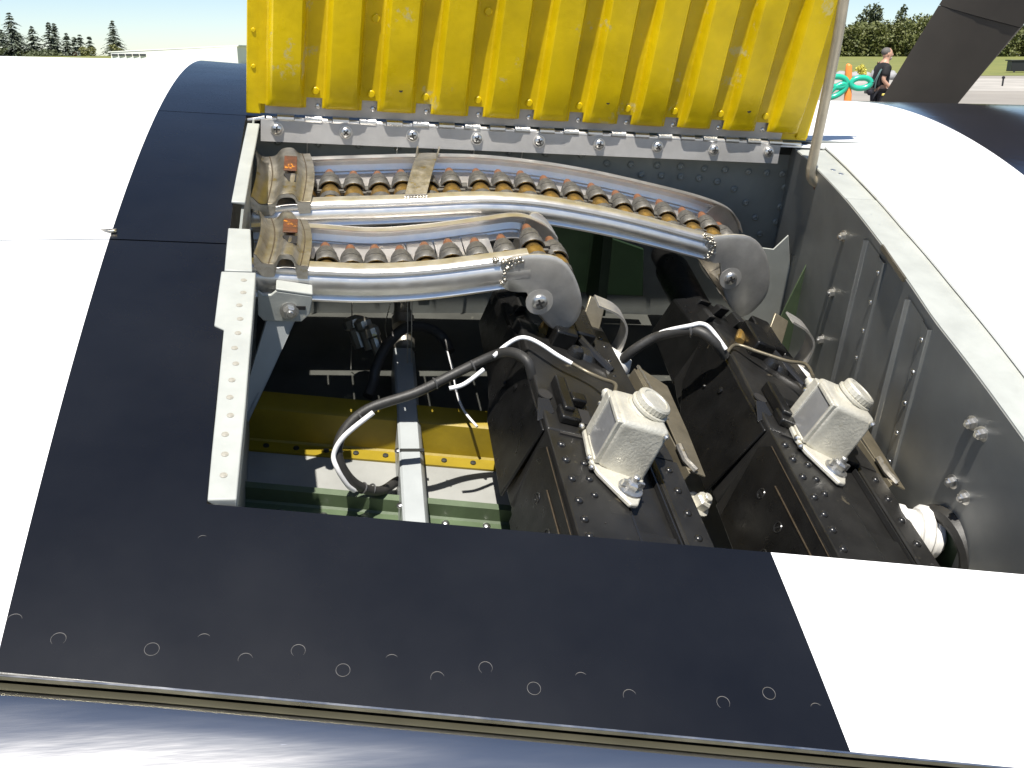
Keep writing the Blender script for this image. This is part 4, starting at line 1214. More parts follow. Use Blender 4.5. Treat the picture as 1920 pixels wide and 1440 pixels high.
# gun heaters ------------------------------------------------------------
def heater_build(frame, ox, oy, label, sc_=1.0):
    t = thing('gun_heater', label, 'gun heater', (0.05, -0.435, 0.0), 'gun heaters clamped on the guns', frame)
    x0, x1, y0, y1, z0, z1 = 0.029, 0.0735, -0.4550, -0.4100, 0.0045, 0.0485
    m = MB()
    m.hexa([(0.0312, y0, z0), (x1 - 0.003, y0 - 0.008, -0.0055), (x1, y1, -0.0055), (0.0345, y1, z0)], [(0.0312, y0, z1), (x1 + 0.001, y0, z1), (x1, y1, z1), (0.0345, y1, z1)])
    part('housing', m, M['heater'], t, bevel=0.0042, seg=4, smooth=50)
    # frame round the recessed left face
    m = MB()
    def bar(p, q, w, d):
        pass
    xa, xb = 0.0288, 0.0325
    for (ya, yb, za, zb) in ((y0 + 0.0012, y0 + 0.0045, z0 + 0.001, z1 - 0.001), (y1 - 0.0100, y1 - 0.0002, z0 + 0.001, z1 - 0.003), (y0 + 0.0045, y1 - 0.010, z1 - 0.0050, z1 - 0.001), (y0 + 0.0045, y1 - 0.010, z0, z0 + 0.0025)):
        k = lambda y: 0.003 * (y - y0) / (y1 - y0)
        m.hexa([(xa + k(ya), ya, za), (xb + 0.003, ya, za), (xb + 0.005, yb, za), (xa + k(yb), yb, za)], [(xa + k(ya), ya, zb), (xb + 0.003, ya, zb), (xb + 0.005, yb, zb), (xa + k(yb), yb, zb)])
    part('face_frame', m, M['heater'], t, bevel=0.0010, seg=3, smooth=50)
    m = MB()
    m.grid(6, 1, lambda u, v: Vector((0.0306 - 0.0010 * math.sin(math.pi * u) + 0.0026 * u, y0 + 0.005 + (y1 - y0 - 0.010) * u, z0 + 0.003 + (z1 - z0 - 0.009) * v)))
    part('face_panel', m, M['heat_win'], t)
    # base flange with cut corner
    m = MB()
    m.prism([(0.0265, -0.448, 0.0003), (0.0305, -0.463, 0.0003), (0.0500, -0.4935, 0.0003), (0.0570, -0.4925, 0.0003), (0.0665, -0.4745, 0.0003), (0.074, -0.452, 0.0003), (0.074, -0.409, 0.0003), (0.0305, -0.409, 0.0003)], (0, 0, 0.0042))
    part('base_flange', m, M['heater'], t, bevel=0.0012, smooth=50)
    # wing nut on a round boss
    m = MB()
    c0 = Vector((0.0545, -0.4755, 0.0045))
    m.lathe([(0.0105, 0), (0.0100, 0.0015), (0.0075, 0.002)], c0, (0, 0, 1), 18)
    m.lathe([(0.006, 0.002), (0.0062, 0.007), (0.0045, 0.0085)], c0, (0, 0, 1), 6)
    m.lathe([(0.003, 0.008), (0.003, 0.0125), (0.002, 0.0135)], c0, (0, 0, 1), 10)
    m.box(c0.x - 0.009, c0.x - 0.003, c0.y - 0.0012, c0.y + 0.0012, 0.0075, 0.0125)
    m.box(c0.x + 0.003, c0.x + 0.009, c0.y - 0.0012, c0.y + 0.0012, 0.0075, 0.0125)
    part('clamp_nut', m, M['screw'], t, smooth=30)
    # top collar and knurled cap
    m = MB()
    cc = Vector((0.0615, -0.4275, 0.0445))
    ax = (0.20, -0.02, 1)
    m.lathe([(0.0170, -0.002), (0.0172, 0.002), (0.0150, 0.0032), (0.0150, 0.0042), (0.0164, 0.0048), (0.0164, 0.0068), (0.0140, 0.0075)], cc, ax, 26)
    part('collar', m, M['heater'], t, smooth=30)
    m = MB()
    nk = 28
    vs, fs = [], []
    axv = Vector(ax).normalized()
    xx = axv.orthogonal().normalized()
    yy = axv.cross(xx)
    prof = [(0.0136, 0.0070, 0), (0.0143, 0.0080, 1), (0.0143, 0.0125, 1), (0.0134, 0.0140, 0), (0.0108, 0.0143, 0), (0.0100, 0.0135, 0), (0.0004, 0.0135, 0)]
    for (r, h, kn) in prof:
        for k in range(nk * 2):
            a = math.pi * k / nk
            q = r + (0.0005 if (k % 2 and kn) else 0)
            vs.append(cc + axv * h + (xx * math.cos(a) + yy * math.sin(a)) * q)
    for i in range(len(prof) - 1):
        for k in range(nk * 2):
            fs.append((i * nk * 2 + k, i * nk * 2 + (k + 1) % (nk * 2), (i + 1) * nk * 2 + (k + 1) % (nk * 2), (i + 1) * nk * 2 + k))
    m.add(vs, fs)
    part('cap', m, M['heater'], t, smooth=30)
    # rust spot, small screws
    m = MB()
    m.lathe([(0.0022, 0), (0.0022, 0.0015), (0.001, 0.002)], (0.0440, -0.4395, 0.0462), (0, -0.3, 1), 10)
    part('corroded_screw', m, M['bracket_r'], t)
    m = MB()
    for p in ((0.0275, -0.4475, 0.004), (0.0275, -0.4575, 0.003), (0.0345, -0.4095, 0.030), (0.071, -0.4575, 0.045), (0.029, -0.41, 0.006)):
        m.lathe([(0.0022, 0), (0.0024, 0.002), (0.0012, 0.0035)], p, (-0.6, 0.1, 0.5), 10)
    parts('case_screw', m, M['screw'], t)
    # cable gland at the front
    m = MB()
    g0 = Vector((0.042, -0.409, 0.034))
    for h, r in ((0, 0.0055), (0.003, 0.0062), (0.007, 0.0050), (0.010, 0.0034)):
        m.lathe([(r, h), (r, h + 0.003), (r * 0.9, h + 0.0035)], g0, (-0.25, 1, 0.1), 16)
    part('cable_gland', m, M['heater'], t, smooth=30)
    return t
h1 = heater_build(GF1, 0, 0, 'pale aluminium gun heater box on the left gun')
GH2 = GF2 @ Matrix.Translation((-0.0055, 0.026, 0.0))
h2 = heater_build(GH2, 0, 0, 'pale aluminium gun heater box on the right gun, near the rib')

# cables -----------------------------------------------------------------
cabA = [(-0.1299, -0.2995, -0.232), (-0.1414, -0.3106, -0.226), (-0.1585, -0.3344, -0.215), (-0.1766, -0.348, -0.2), (-0.1916, -0.3544, -0.18), (-0.1998, -0.3483, -0.16), (-0.1946, -0.3365, -0.145), (-0.1745, -0.326, -0.13), (-0.1338, -0.3203, -0.115), (-0.1007, -0.3074, -0.105), (-0.0688, -0.3045, -0.088), (-0.0552, -0.3146, -0.075), (-0.0447, -0.3314, -0.072), (-0.0392, -0.338, -0.084), (-0.037, -0.336, -0.094)]
ca = thing('cable_bundle', 'thick black cable looping from the left gun down to the grey channel', 'cable', (-0.15, -0.33, -0.13))
part('sleeve', MB().tube(smoothpath([tuple(Vector(p) + Vector((0, 0, 0.0007 * math.sin(i * 2.1)))) for i, p in enumerate(cabA)], 6), 0.0044, 10), M['cable'], ca, smooth=60)
wA1 = [(-0.0681, -0.3109, -0.083), (-0.0581, -0.3039, -0.077), (-0.0472, -0.303, -0.069), (-0.0384, -0.3057, -0.067), (-0.0281, -0.3137, -0.068), (-0.0159, -0.3251, -0.071), (-0.004, -0.332, -0.0745)]
part('white_wire', MB().tube(smoothpath(wA1, 6), 0.0019, 8), M['wire'], ca, smooth=60)
wA3 = [(-0.004, -0.332, -0.0745), (0.0082, -0.3391, -0.078), (0.018, -0.352, -0.076), (0.0235, -0.372, -0.068), (0.0095, -0.404, -0.060)]
part('grey_wire', MB().tube(smoothpath(wA3, 6), 0.0017, 8), M['plate'], ca, smooth=60)
wA2 = [(-0.0764, -0.3164, -0.093), (-0.0938, -0.3253, -0.1025), (-0.1066, -0.327, -0.106)]
part('white_wire', MB().tube(smoothpath(wA2, 6), 0.0019, 8), M['wire'], ca, smooth=60)
wA4 = [(-0.1712, -0.3404, -0.122), (-0.1948, -0.3473, -0.142), (-0.2032, -0.3523, -0.158), (-0.200, -0.3594, -0.168), (-0.1912, -0.3603, -0.185), (-0.1846, -0.3568, -0.195)]
part('white_wire', MB().tube(smoothpath(wA4, 6), 0.0022, 8), M['wire'], ca, smooth=60)
m = MB()
for p, q in (((-0.168, -0.3415, -0.2075), (0.8, 0.3, -0.6)), ((-0.1766, -0.348, -0.2), (0.8, 0.3, -0.7)), ((-0.117, -0.3139, -0.110), (1, 0.3, 0.3)), ((-0.0838, -0.306, -0.0965), (1, 0.2, 0.5)), ((-0.181, -0.3295, -0.135), (1, 0.5, 0.7))):
    m.torus(p, q, 0.0047, 0.0009, 14, 5)
parts('cable_tie', m, M['clear'], ca)
cabB = [(0.055, -0.245, -0.15), (0.0617, -0.2579, -0.13), (0.0669, -0.2669, -0.115), (0.0761, -0.2698, -0.1), (0.0936, -0.271, -0.085), (0.1137, -0.2854, -0.068), (0.1249, -0.2956, -0.063), (0.1367, -0.3037, -0.069), (0.1495, -0.3058, -0.082)]
cb = thing('cable_bundle', 'thick black cable arching onto the right gun', 'cable', (0.11, -0.28, -0.08))
part('sleeve', MB().tube(smoothpath(cabB, 6), 0.0048, 10), M['cable'], cb, smooth=60)
wB = [(0.0638, -0.2591, -0.122), (0.07, -0.2655, -0.107), (0.0821, -0.2685, -0.092), (0.0987, -0.2735, -0.077), (0.1144, -0.2896, -0.060), (0.1251, -0.2904, -0.057), (0.1338, -0.2952, -0.060), (0.1463, -0.3091, -0.072)]
part('white_wire', MB().tube(smoothpath(wB, 6), 0.0020, 8), M['wire'], cb, smooth=60)
wB2 = [(0.150, -0.3058, -0.078), (0.1664, -0.2891, -0.080), (0.1834, -0.3036, -0.078), (0.2012, -0.323, -0.074), (0.2100, -0.340, -0.066), (0.201, -0.370, -0.058)]
part('grey_wire', MB().tube(smoothpath(wB2, 6), 0.0017, 8), M['plate'], cb, smooth=60)
m = MB()
m.torus((0.1170, -0.2885, -0.066), (1, -0.2, 0.3), 0.0056, 0.0012, 14, 5)
m.torus((0.0655, -0.2645, -0.119), (0.4, -0.2, 0.8), 0.0056, 0.0012, 14, 5)
parts('cable_tie', m, M['clear'], cb)
cabC = [(-0.165, -0.215, -0.198), (-0.1591, -0.2009, -0.19), (-0.1565, -0.1919, -0.18), (-0.1452, -0.173, -0.165), (-0.1252, -0.1553, -0.155), (-0.1022, -0.1463, -0.160), (-0.0852, -0.1482, -0.17), (-0.0781, -0.1634, -0.178)]
cc_ = thing('cable_bundle', 'black cable arching over the channel in the shaded bay, with a thin white wire', 'cable', (-0.12, -0.17, -0.19))
part('sleeve', MB().tube(smoothpath(cabC, 6), 0.0055, 10), M['cable'], cc_, smooth=60)
wC = [(-0.0837, -0.1536, -0.175), (-0.0792, -0.19, -0.18), (-0.0787, -0.2244, -0.185), (-0.0739, -0.2483, -0.19), (-0.0639, -0.271, -0.192)]
part('white_wire', MB().tube(smoothpath(wC, 6), 0.0013, 7), M['wire'], cc_, smooth=60)

# ------------------------------------------------------------------ propeller
prop = thing('propeller', 'flat black propeller blade angled down behind the wing on the right', 'propeller', (1.9, 1.9, -0.2))
ax_ = Vector((0.105, 0, 0.32)).normalized()
wdir = Vector((1.0, 0, -0.40)).normalized()
def blade(sec_w, pts_l, pts_r, t0):
    m = MB()
    rows = []
    for (l, r) in zip(pts_l, pts_r):
        l, r = Vector((l[0], 1.9, l[1])), Vector((r[0], 1.9, r[1]))
        w = (r - l)
        row = []
        for (s, o) in ((0, 0.0), (0.10, -0.012), (0.35, -0.026), (0.62, -0.030), (0.80, -0.028), (0.815, -0.024), (1.0, 0.05), (0.9, 0.06), (0.5, 0.035), (0.1, 0.01)):
            row.append(l + w * s + Vector((0, o * t0, 0)))
        rows.append(row)
    n = len(rows[0])
    vs = [p for r in rows for p in r]
    fs = [tuple(range(n)), tuple((len(rows) - 1) * n + i for i in range(n))]
    for j in range(len(rows) - 1):
        fs += [(j * n + i, j * n + (i + 1) % n, (j + 1) * n + (i + 1) % n, (j + 1) * n + i) for i in range(n)]
    m.add(vs, fs)
    return m
L0, L1 = Vector((1.7221, 0, -0.2296)), Vector((1.64, 0, -0.5437))
R0, R1 = Vector((2.0699, 0, -0.3069)), Vector((1.9679, 0, -0.5245))
def ex(p, q, t): return p + (q - p) * t
LL = [ex(L0, L1, t) for t in (0.0, 0.5, 1.0, 1.6, 2.4)]
RRp = [ex(R0, R1, t) for t in (-0.15, 0.5, 1.0, 1.7, 2.6)]
m = blade(1, [(p.x, p.z) for p in LL], [(ex(R0, R1, t).x, ex(R0, R1, t).z) for t in (-0.15, 0.62, 1.25, 2.0, 2.9)], 1.0)
part('blade', m, M['prop'], prop, smooth=25)
m = blade(1, [(ex(L0, L1, t).x, ex(L0, L1, t).z) for t in (-2.2, -1.0, -0.005)], [(ex(R0, R1, t).x, ex(R0, R1, t).z) for t in (-3.4, -1.6, -0.165)], 1.12)
part('cuff', m, M['prop'], prop, smooth=25)
m = blade(1, [(ex(L0, L1, t).x + 0.006, ex(L0, L1, t).z) for t in (-0.06, 0.03)], [(ex(R0, R1, t).x - 0.008, ex(R0, R1, t).z) for t in (-0.25, -0.10)], 0.93)
part('joint_ring', m, M['prop_line'], prop, smooth=25)

# ------------------------------------------------------------------ ground, background
I4 = Matrix.Identity(4)
m = MB()
m.add([(-1500, -200, 0), (1500, -200, 0), (1500, 3000, 0), (-1500, 3000, 0)], [(0, 1, 2, 3)])
single('ground', m, M['concrete'], 'beige concrete apron', None, frame=I4, kind='structure', smooth=0)
m = MB()
def gz(y): return 0.03 + max(0, (y - 100)) * 0.016 if y < 200 else 1.63
ys = [88, 95, 110, 130, 150, 170, 190, 240, 600]
m.add([p for y in ys for p in ((-1500, y, gz(y) if y > 88 else 0.02), (1500, y, gz(y) if y > 88 else 0.02))], [(2 * i, 2 * i + 1, 2 * i + 3, 2 * i + 2) for i in range(len(ys) - 1)])
single('grass_bank', m, M['grass'], 'dry grass bank beyond the apron', None, frame=I4, kind='structure', smooth=0)
m = MB()
rr = random.Random(11)
m.add([(20, 50, 0.004), (90, 46, 0.004), (120, 76, 0.004), (20, 78, 0.004)], [(0, 1, 2, 3)])
single('taxiway', m, M['concrete_l'], 'pale taxiway strip on the right', None, frame=I4, kind='structure', smooth=0)

def leafmb(n, centre, rad, size, rng, shell=0.55, mb=None, flat=0.6):
    mb = mb or MB()
    for _ in range(n):
        while True:
            p = Vector((rng.uniform(-1, 1), rng.uniform(-1, 1), rng.uniform(-1, 1)))
            if p.length < 1:
                break
        p = p * (shell + (1 - shell) * rng.random()) / max(p.length, 0.3) if rng.random() < 0.7 else p
        p = Vector((p.x * rad[0], p.y * rad[1], p.z * rad[2])) + Vector(centre)
        nrm = Vector((rng.gauss(0, 1), rng.gauss(0, 1), rng.gauss(0.5, 1))).normalized()
        x = nrm.orthogonal().normalized()
        x = Matrix.Rotation(rng.uniform(0, 6.28), 3, nrm) @ x
        y = nrm.cross(x)
        s = size * rng.uniform(0.6, 1.3)
        mb.add([p - x * s, p - y * s * flat, p + x * s, p + y * s * flat], [(0, 1, 2, 3)])
    return mb

def conifer(x, y, h, w, label, group, seed, mname='needle'):
    rng = random.Random(seed)
    t = thing('conifer', label, 'conifer tree', (x, y, 0), group, I4)
    m = MB()
    m.tube([(x, y, 0), (x + 0.05, y, h * 0.5), (x, y, h * 0.97)], [h * 0.018, h * 0.010, 0.02], 6)
    part('trunk', m, M['bark'], t)
    m = MB()
    lev = int(h * 2.6)
    for i in range(lev):
        f = (i + rng.random() * 0.6) / lev
        z = h * (0.06 + 0.94 * f)
        reach = w * 2.15 * ((1 - f) ** 0.85) * rng.uniform(0.6, 1.15) + 0.10
        nb = 10
        for k in range(nb):
            a = rng.uniform(0, 6.28)
            L_ = reach * rng.uniform(0.6, 1.15)
            ns = max(3, int(L_ / 0.26))
            for s in range(ns):
                q = (s + 0.7) / ns
                p = Vector((x + math.cos(a) * L_ * q, y + math.sin(a) * L_ * q, z - 0.28 * L_ * q * q + rng.uniform(-.1, .1)))
                d = Vector((math.cos(a), math.sin(a), -0.35 + rng.uniform(-.3, .3)))
                sd = Vector((-math.sin(a), math.cos(a), rng.uniform(-.5, .5)))
                sz = 0.34 * (1.15 - 0.5 * q) * rng.uniform(0.7, 1.3)
                m.add([p - sd * sz * 0.8, p + d * sz * 1.3, p + sd * sz * 0.8, p - d * sz * 0.5], [(0, 1, 2, 3)])
    part('crown', m, M[mname], t, smooth=0)
    return t
CG = 'conifers behind the white wing on the left'
CON = [(-106.4, 6.9, 2.0), (-104.6, 6.3, 1.8), (-102.5, 10.0, 2.6), (-99.9, 7.5, 2.0), (-96.7, 8.3, 1.5), (-94.8, 8.3, 1.6), (-93.0, 6.2, 1.4), (-91.6, 5.9, 1.2), (-89.9, 5.4, 1.3), (-88.3, 5.6, 0.9), (-84.3, 8.7, 1.8), (-81.9, 6.4, 1.6)]
CL = ['half cut conifer at the far left edge of the picture', 'low conifer just left of the tallest one', 'tallest conifer in the clump at the far left', 'rounded conifer on the right shoulder of the tallest one',
      'left one of two twin conifers in the middle of the clump', 'right one of two twin conifers in the middle of the clump', 'mid height conifer just right of the twin conifers', 'small pointed conifer third from the russet tree',
      'bushy conifer beside the russet tree', 'thin sparse conifer standing over the russet tree', 'tall narrow conifer left of the white hangar', 'shorter narrow conifer at the left corner of the white hangar']
for i, ((x, h, w), lb) in enumerate(zip(CON, CL)):
    conifer(x, 218 + 4 * math.sin(i * 2.1), h * 1.0, w, lb, CG, 100 + i)
conifer(-57.6, 222, 2.4 * 1.6, 1.0, 'distant conifer between the hangar and the yellow door', CG, 130)
conifer(-56.5, 224, 2.3 * 1.6, 1.0, 'distant conifer touching the left edge of the yellow door', CG, 131)

def broadleaf(name, x, y, z, h, w, mname, label, cat, seed, n=900, trunk=True, group=None, sz=0.22):
    rng = random.Random(seed)
    t = thing(name, label, cat, (x, y, z), group, I4)
    if trunk:
        m = MB()
        m.tube([(x, y, z), (x + 0.1, y, z + h * 0.4), (x, y, z + h * 0.8)], [h * 0.03, h * 0.02, 0.03], 6)
        for k in range(4):
            a = k * 1.7
            m.tube([(x, y, z + h * 0.4), (x + w * 0.5 * math.cos(a), y + w * 0.5 * math.sin(a), z + h * 0.7)], [h * 0.014, 0.02], 5)
        part('trunk', m, M['bark'], t)
    m = MB()
    for k in range(9):
        a, q = rng.uniform(0, 6.28), rng.uniform(0.1, 0.75)
        c = (x + math.cos(a) * w * q, y + math.sin(a) * w * q, z + h * rng.uniform(0.35, 0.85))
        leafmb(n // 9, c, (w * 0.42, w * 0.42, h * 0.20), sz, rng, mb=m)
    part('crown', m, M[mname], t, smooth=0)
    return t
broadleaf('broadleaf_tree', -90.3, 214, 0, 2.3, 0.9, 'leaf_o', 'small russet tree among the conifers', 'tree', 21, 700)
broadleaf('broadleaf_tree', -80.6, 212, 0, 3.8, 1.9, 'leaf_y', 'yellow green bushy tree behind the left end of the white hangar', 'tree', 22, 900)
broadleaf('shrub', -87.6, 214, 0, 3.4, 2.2, 'leaf_y', 'low green shrub right of the russet tree', 'shrub', 23, 700, trunk=False)
broadleaf('shrub', -95.5, 214, 0, 3.0, 6.5, 'leaf_d', 'long low shrub under the twin conifers', 'shrub', 24, 1500, trunk=False, sz=0.3)
broadleaf('shrub', -104.5, 214, 0, 3.2, 4.5, 'leaf_d', 'low shrub under the tallest conifer', 'shrub', 25, 1200, trunk=False, sz=0.3)
# hedge belt on the right and two trees above it
m = MB()
rng = random.Random(31)
for k in range(150):
    x = rng.uniform(46, 116)
    y = 190 + rng.uniform(0, 14)
    top = 6.0 + 0.8 * math.sin(x * 0.16 + 1.0) + rng.uniform(-0.7, 0.5)
    for zz in (0.12, 0.42, 0.68, 0.9):
        leafmb(70 if zz > 0.5 else 150, (x + rng.uniform(-1, 1), y, 1.5 + top * zz), (1.7, 1.6, top * 0.22), 0.30, rng, mb=m)
single('hedge_belt', m, M['leaf'], 'dense green belt of shrubs beyond the grass on the right', 'shrub belt', (76, 196, 1.6), frame=I4, kind='stuff', smooth=0)
broadleaf('broadleaf_tree', 70.6, 206, 1.6, 10.4, 3.2, 'leaf_d', 'dark round tree rising over the shrub belt nearest the yellow door', 'tree', 41, 1800, sz=0.3)
broadleaf('broadleaf_tree', 75.6, 206, 1.6, 9.6, 1.7, 'leaf_d', 'slim twin topped tree over the shrub belt left of the propeller blade', 'tree', 42, 1100, sz=0.3)

# hangar
HY = 130
def hx(u): return (u - 960) / 1850 / 0.9489 * HY * 0.985
hang = thing('hangar', 'long low white hangar left of the yellow door', 'building', (-43, HY, 0), None, I4)
xl, xm, xr = -50.9, -46.2, -34.3
m = MB()
m.add([(xl, HY + 2, 0), (xr, HY, 0), (xr, HY + 16, 0), (xl, HY + 16, 0), (xl, HY + 2, 2.00), (xr, HY, 2.72), (xr, HY + 16, 2.72), (xl, HY + 16, 2.0)],
      [(3, 2, 1, 0), (0, 1, 5, 4), (1, 2, 6, 5), (2, 3, 7, 6), (3, 0, 4, 7)])
part('wall', m, M['wall'], hang)
m = MB()
m.hexa([(xl - 0.3, HY + 1.98, 2.02), (xr + 0.2, HY - 0.03, 2.74), (xr + 0.2, HY + 16.4, 2.74), (xl - 0.3, HY + 16.4, 2.02)], [(xl - 0.3, HY + 1.98, 2.14), (xr + 0.2, HY - 0.03, 2.90), (xr + 0.2, HY + 16.4, 2.90), (xl - 0.3, HY + 16.4, 2.14)])
part('roof', m, M['wall'], hang)
for k in range(5):
    x0 = xl + 0.15 + k * 0.93
    yy = HY + 2 - 2 * (x0 - xl) / (xr - xl)
    m = MB()
    m.box(x0, x0 + 0.78, yy - 0.16, yy + 0.15, 1.60, 1.86)
    part('window', m, M['glass'], hang)
for (x0, x1) in ((-38.2, -37.25), (-35.9, -35.2)):
    yy = HY + 2 - 2 * (x0 - xl) / (xr - xl)
    m = MB()
    m.box(x0, x1, yy - 0.12, yy + 0.12, 0.45, 0.80)
    part('window', m, M['glass'], hang)

# ------------------------------------------------------------------ person
def skinned(name, pts, edges, rad, mat_, parent, root=0, sub=2):
    me = bpy.data.meshes.new(name)
    p0 = P0[parent.name]
    me.from_pydata([tuple(Vector(p) - p0) for p in pts], edges, [])
    me.materials.append(mat_)
    o = bpy.data.objects.new(name, me)
    col.objects.link(o)
    o.parent = parent
    P0[o.name] = p0
    o.modifiers.new('skin', 'SKIN').use_smooth_shade = True
    for i, r in enumerate(rad):
        d = me.skin_vertices[0].data[i]
        d.radius = r if isinstance(r, tuple) else (r, r)
        d.use_root = (i == root)
    s = o.modifiers.new('sub', 'SUBSURF')
    s.levels = s.render_levels = sub
    return o
px, py = 7.42, 20.7
man = thing('person', 'man in a black t-shirt and dark trousers carrying a camera, walking behind the wing', 'person', (px, py, 0), None, I4)
def mp(dx, dy, z): return (px + dx, py + dy, z)
# body: pelvis 0, spine, neck, head; limbs (facing +x)
pts = [mp(-.02, 0, .95), mp(-.03, 0, 1.12), mp(-.01, 0, 1.30), mp(.0, 0, 1.44), mp(.03, 0, 1.53), mp(.055, 0, 1.60), mp(.07, 0, 1.70),
       mp(.0, -.09, .92), mp(.03, -.10, .50), mp(-.05, -.10, .09), mp(.12, -.10, .04),
       mp(-.0, .09, .92), mp(.10, .10, .50), mp(.14, .10, .09), mp(.30, .10, .04),
       mp(.0, -.19, 1.42), mp(-.06, -.23, 1.16), mp(.10, -.22, 1.02), mp(.16, -.2, 1.0),
       mp(.0, .19, 1.42), mp(.03, .23, 1.16), mp(-.10, .12, 1.02), mp(-.16, .05, 1.01)]
ed = [(0, 1), (1, 2), (2, 3), (3, 4), (4, 5), (5, 6), (0, 7), (7, 8), (8, 9), (9, 10), (0, 11), (11, 12), (12, 13), (13, 14), (3, 15), (15, 16), (16, 17), (17, 18), (3, 19), (19, 20), (20, 21), (21, 22)]
rad = [.15, .155, .15, .10, .058, .075, .085, .095, .062, .045, .04, .095, .062, .045, .04, .065, .046, .036, .034, .065, .046, .036, .034]
skinned('body', pts, ed, rad, M['skin'], man)
pts = [mp(-.02, 0, .98), mp(-.035, 0, 1.12), mp(-.015, 0, 1.30), mp(.0, 0, 1.43), mp(.015, 0, 1.485), mp(.0, -.20, 1.42), mp(-.045, -.235, 1.22), mp(.0, .20, 1.42), mp(.025, .235, 1.22)]
skinned('t_shirt', pts, [(0, 1), (1, 2), (2, 3), (3, 4), (3, 5), (5, 6), (3, 7), (7, 8)], [.175, .18, .175, .125, .075, .085, .075, .085, .075], M['shirt'], man)
pts = [mp(-.02, 0, .98), mp(.0, -.09, .90), mp(.03, -.10, .50), mp(-.05, -.10, .12), mp(.0, .09, .90), mp(.10, .10, .50), mp(.14, .10, .12)]
skinned('trousers', pts, [(0, 1), (1, 2), (2, 3), (0, 4), (4, 5), (5, 6)], [.165, .11, .08, .065, .11, .08, .065], M['trouser'], man)
def blob(name, c, r, mat_, mb=None):
    m = mb or MB()
    prof = [(max(0.001, math.sin(math.pi * k / 10)), -math.cos(math.pi * k / 10)) for k in range(11)]
    o = len(m.v)
    m.lathe(prof, (0, 0, 0), (0, 0, 1), 14)
    for i in range(o, len(m.v)):
        v = m.v[i]
        m.v[i] = Vector((v.x * r[0] + c[0], v.y * r[1] + c[1], v.z * r[2] + c[2]))
    return m
m = blob('h', mp(.055, 0, 1.655), (.098, .078, .118), None)
blob('n', mp(.15, 0, 1.64), (.022, .016, .026), None, m)
for s in (-1, 1):
    blob('e', mp(.045, s * .079, 1.65), (.018, .012, .03), None, m)
part('head', m, M['skin'], man, smooth=80)
m = blob('h', mp(.025, 0, 1.695), (.098, .084, .085), None)
part('hair', m, M['hair'], man, smooth=80)
m = blob('b', mp(.108, 0, 1.578), (.040, .050, .045), None)
part('beard', m, M['beard'], man, smooth=80)
m = MB()
for s in (-1, 1):
    blob('e', mp(.138, s * .03, 1.668), (.008, .010, .008), None, m)
part('eye', m, M['slot'], man)
# hand fingers
m = MB()
for (bx, by, bz, sgn) in ((.18, -.2, 1.0, 1), (-.18, .05, 1.01, -1)):
    for k, (dz, ln_) in enumerate(((.030, .065), (.012, .078), (-.006, .072), (-.024, .055))):
        m.tube([mp(bx, by, bz + dz), mp(bx + sgn * ln_ * .6, by + .01, bz + dz - .005), mp(bx + sgn * ln_, by + .035, bz + dz - .012)], [.010, .009, .007], 6)
    m.tube([mp(bx - sgn * .02, by - .02, bz + .03), mp(bx + sgn * .02, by - .045, bz + .045)], [.011, .008], 6)
part('finger', m, M['skin'], man, smooth=60)
pc = thing('camera', 'dark photo camera hanging on a strap at the man\'s back hip', 'camera', mp(-.24, -.05, .96), None, I4)
m = MB()
m.box(px - .33, px - .17, py - .12, py + .02, .90, 1.01)
m.box(px - .28, px - .22, py - .11, py + .01, 1.01, 1.045)
part('body', m, M['cambody'], pc, bevel=0.01)
m = MB()
m.lathe([(.05, 0), (.052, .03), (.045, .035), (.047, .10), (.04, .105)], mp(-.25, -.12, .94), (-.5, -1, -.3), 16)
part('lens', m, M['trouser'], pc, smooth=40)
m = MB()
m.tube(smoothpath([mp(-.17, -.13, 1.0), mp(-.17, -.17, 1.15), mp(-.12, -.19, 1.32), mp(-.02, -.13, 1.49)], 5), 0.014, 6)
m.tube(smoothpath([mp(-.22, -.10, 1.03), mp(-.20, -.17, 1.15), mp(-.14, -.18, 1.30), mp(-.03, -.11, 1.49)], 5), 0.010, 6)
part('strap', m, M['strap_m'], pc)
m = MB()
m.box(px - .04, px + .10, py - .20, py - .15, .86, .91)
single('pouch', m, M['pouch'], 'small yellow pouch at the man\'s waist', 'pouch', mp(.03, -.17, .86), frame=I4, bevel=0.012)

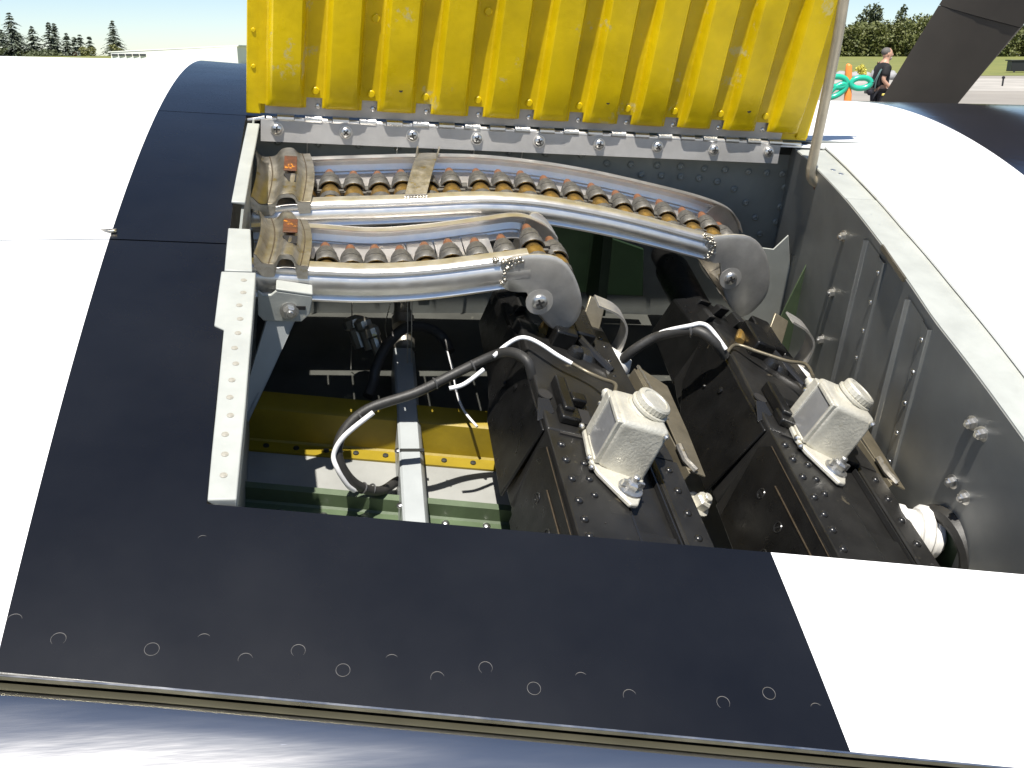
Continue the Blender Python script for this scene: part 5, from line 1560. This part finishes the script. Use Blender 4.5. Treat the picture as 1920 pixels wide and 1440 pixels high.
# balloons, far bits
bx, by = 6.51, 20.0
bt = thing('balloon_toy', 'orange and green balloon figure standing on the apron by the yellow door', 'balloon figure', (bx, by, 0), None, I4)
m = MB()
m.tube(smoothpath([(bx + .05, by, 0), (bx + .035, by, .5), (bx + .03, by, .88), (bx + .01, by, 1.10)], 4), [.12, .11, .10, .09, .09, .08, .08, .075, .075, .07, .06, .055, .05], 10)
m.tube(smoothpath([(bx + .01, by, 1.12), (bx + .0, by, 1.25), (bx - .01, by, 1.42), (bx - .0, by, 1.47)], 4), [.03, .06, .07, .07, .07, .07, .068, .066, .062, .06, .05, .04, .02], 10)
part('pole_balloon', m, M['bal_o'], bt, smooth=60)
for (cx, cz, rx, rz, ang) in ((.24, 1.12, .19, .10, 0.05), (-.21, 1.14, .18, .10, -0.1), (-.20, .98, .19, .075, 0.6)):
    m = MB()
    P = []
    for k in range(21):
        a = 2 * math.pi * k / 20
        x, z = rx * math.cos(a), rz * math.sin(a)
        P.append((bx + cx + x * math.cos(ang) - z * math.sin(ang), by - .05, cz + x * math.sin(ang) + z * math.cos(ang)))
    m.tube(P, .055, 9)
    part('loop_balloon', m, M['bal_g'], bt, smooth=60)
broadleaf('flower_bush', 6.76 * 3.5, 70, 0, 1.05, 0.45, 'yel_bush', 'small yellow flowering bush far behind the man', 'bush', 61, 500, trunk=False, sz=0.08)
rng = random.Random(77)
for k in range(5):
    x = 23.4 + k * 0.85
    m = MB()
    blob('s', (x, 73 + rng.uniform(-1, 1), 0.25), (0.5 * rng.uniform(.7, 1.2), .4, 0.45 * rng.uniform(.6, 1.2)), None, m)
    for i in range(len(m.v)):
        m.v[i] = m.v[i] + Vector((rng.uniform(-.05, .05), 0, rng.uniform(-.05, .05)))
    o = single('boulder', m, M['stone'], 'grey boulder in the row at the grass edge behind the man', 'boulder', (x, 73, 0), 'boulders at the grass edge', I4)
m = MB()
m.box(48.2, 50.2, 100, 101, 0.2, 1.15)
m.box(48.0, 50.4, 99.9, 101.1, 1.15, 1.25)
m.box(48.4, 48.6, 99.95, 100, 0.0, 0.2)
m.box(49.8, 50.0, 99.95, 100, 0.0, 0.2)
single('equipment_box', m, M['cambody'], 'dark equipment box on the grass at the far right edge', 'box', (49.2, 100.5, 0), frame=I4, bevel=0.03)
for (x, y) in ((27.6, 58), (28.6, 66), (30.2, 70), (31.0, 71), (29.6, 69)):
    t = thing('runway_marker', 'thin dark marker post on the pale taxiway right of the propeller blade', 'marker post', (x, y, 0), 'marker posts on the taxiway', I4)
    m = MB()
    m.tube([(x, y, 0), (x, y, 0.42)], 0.05, 8)
    part('post', m, M['cambody'], t)
    m = MB()
    m.lathe([(0.09, 0.40), (0.09, 0.5), (0.03, 0.54)], (x, y, 0), (0, 0, 1), 8)
    part('head', m, M['trouser'], t)
for o in bpy.data.objects:
    if o.type == 'MESH':
        for md in o.modifiers:
            if md.type == 'BEVEL':
                md.harden_normals = False
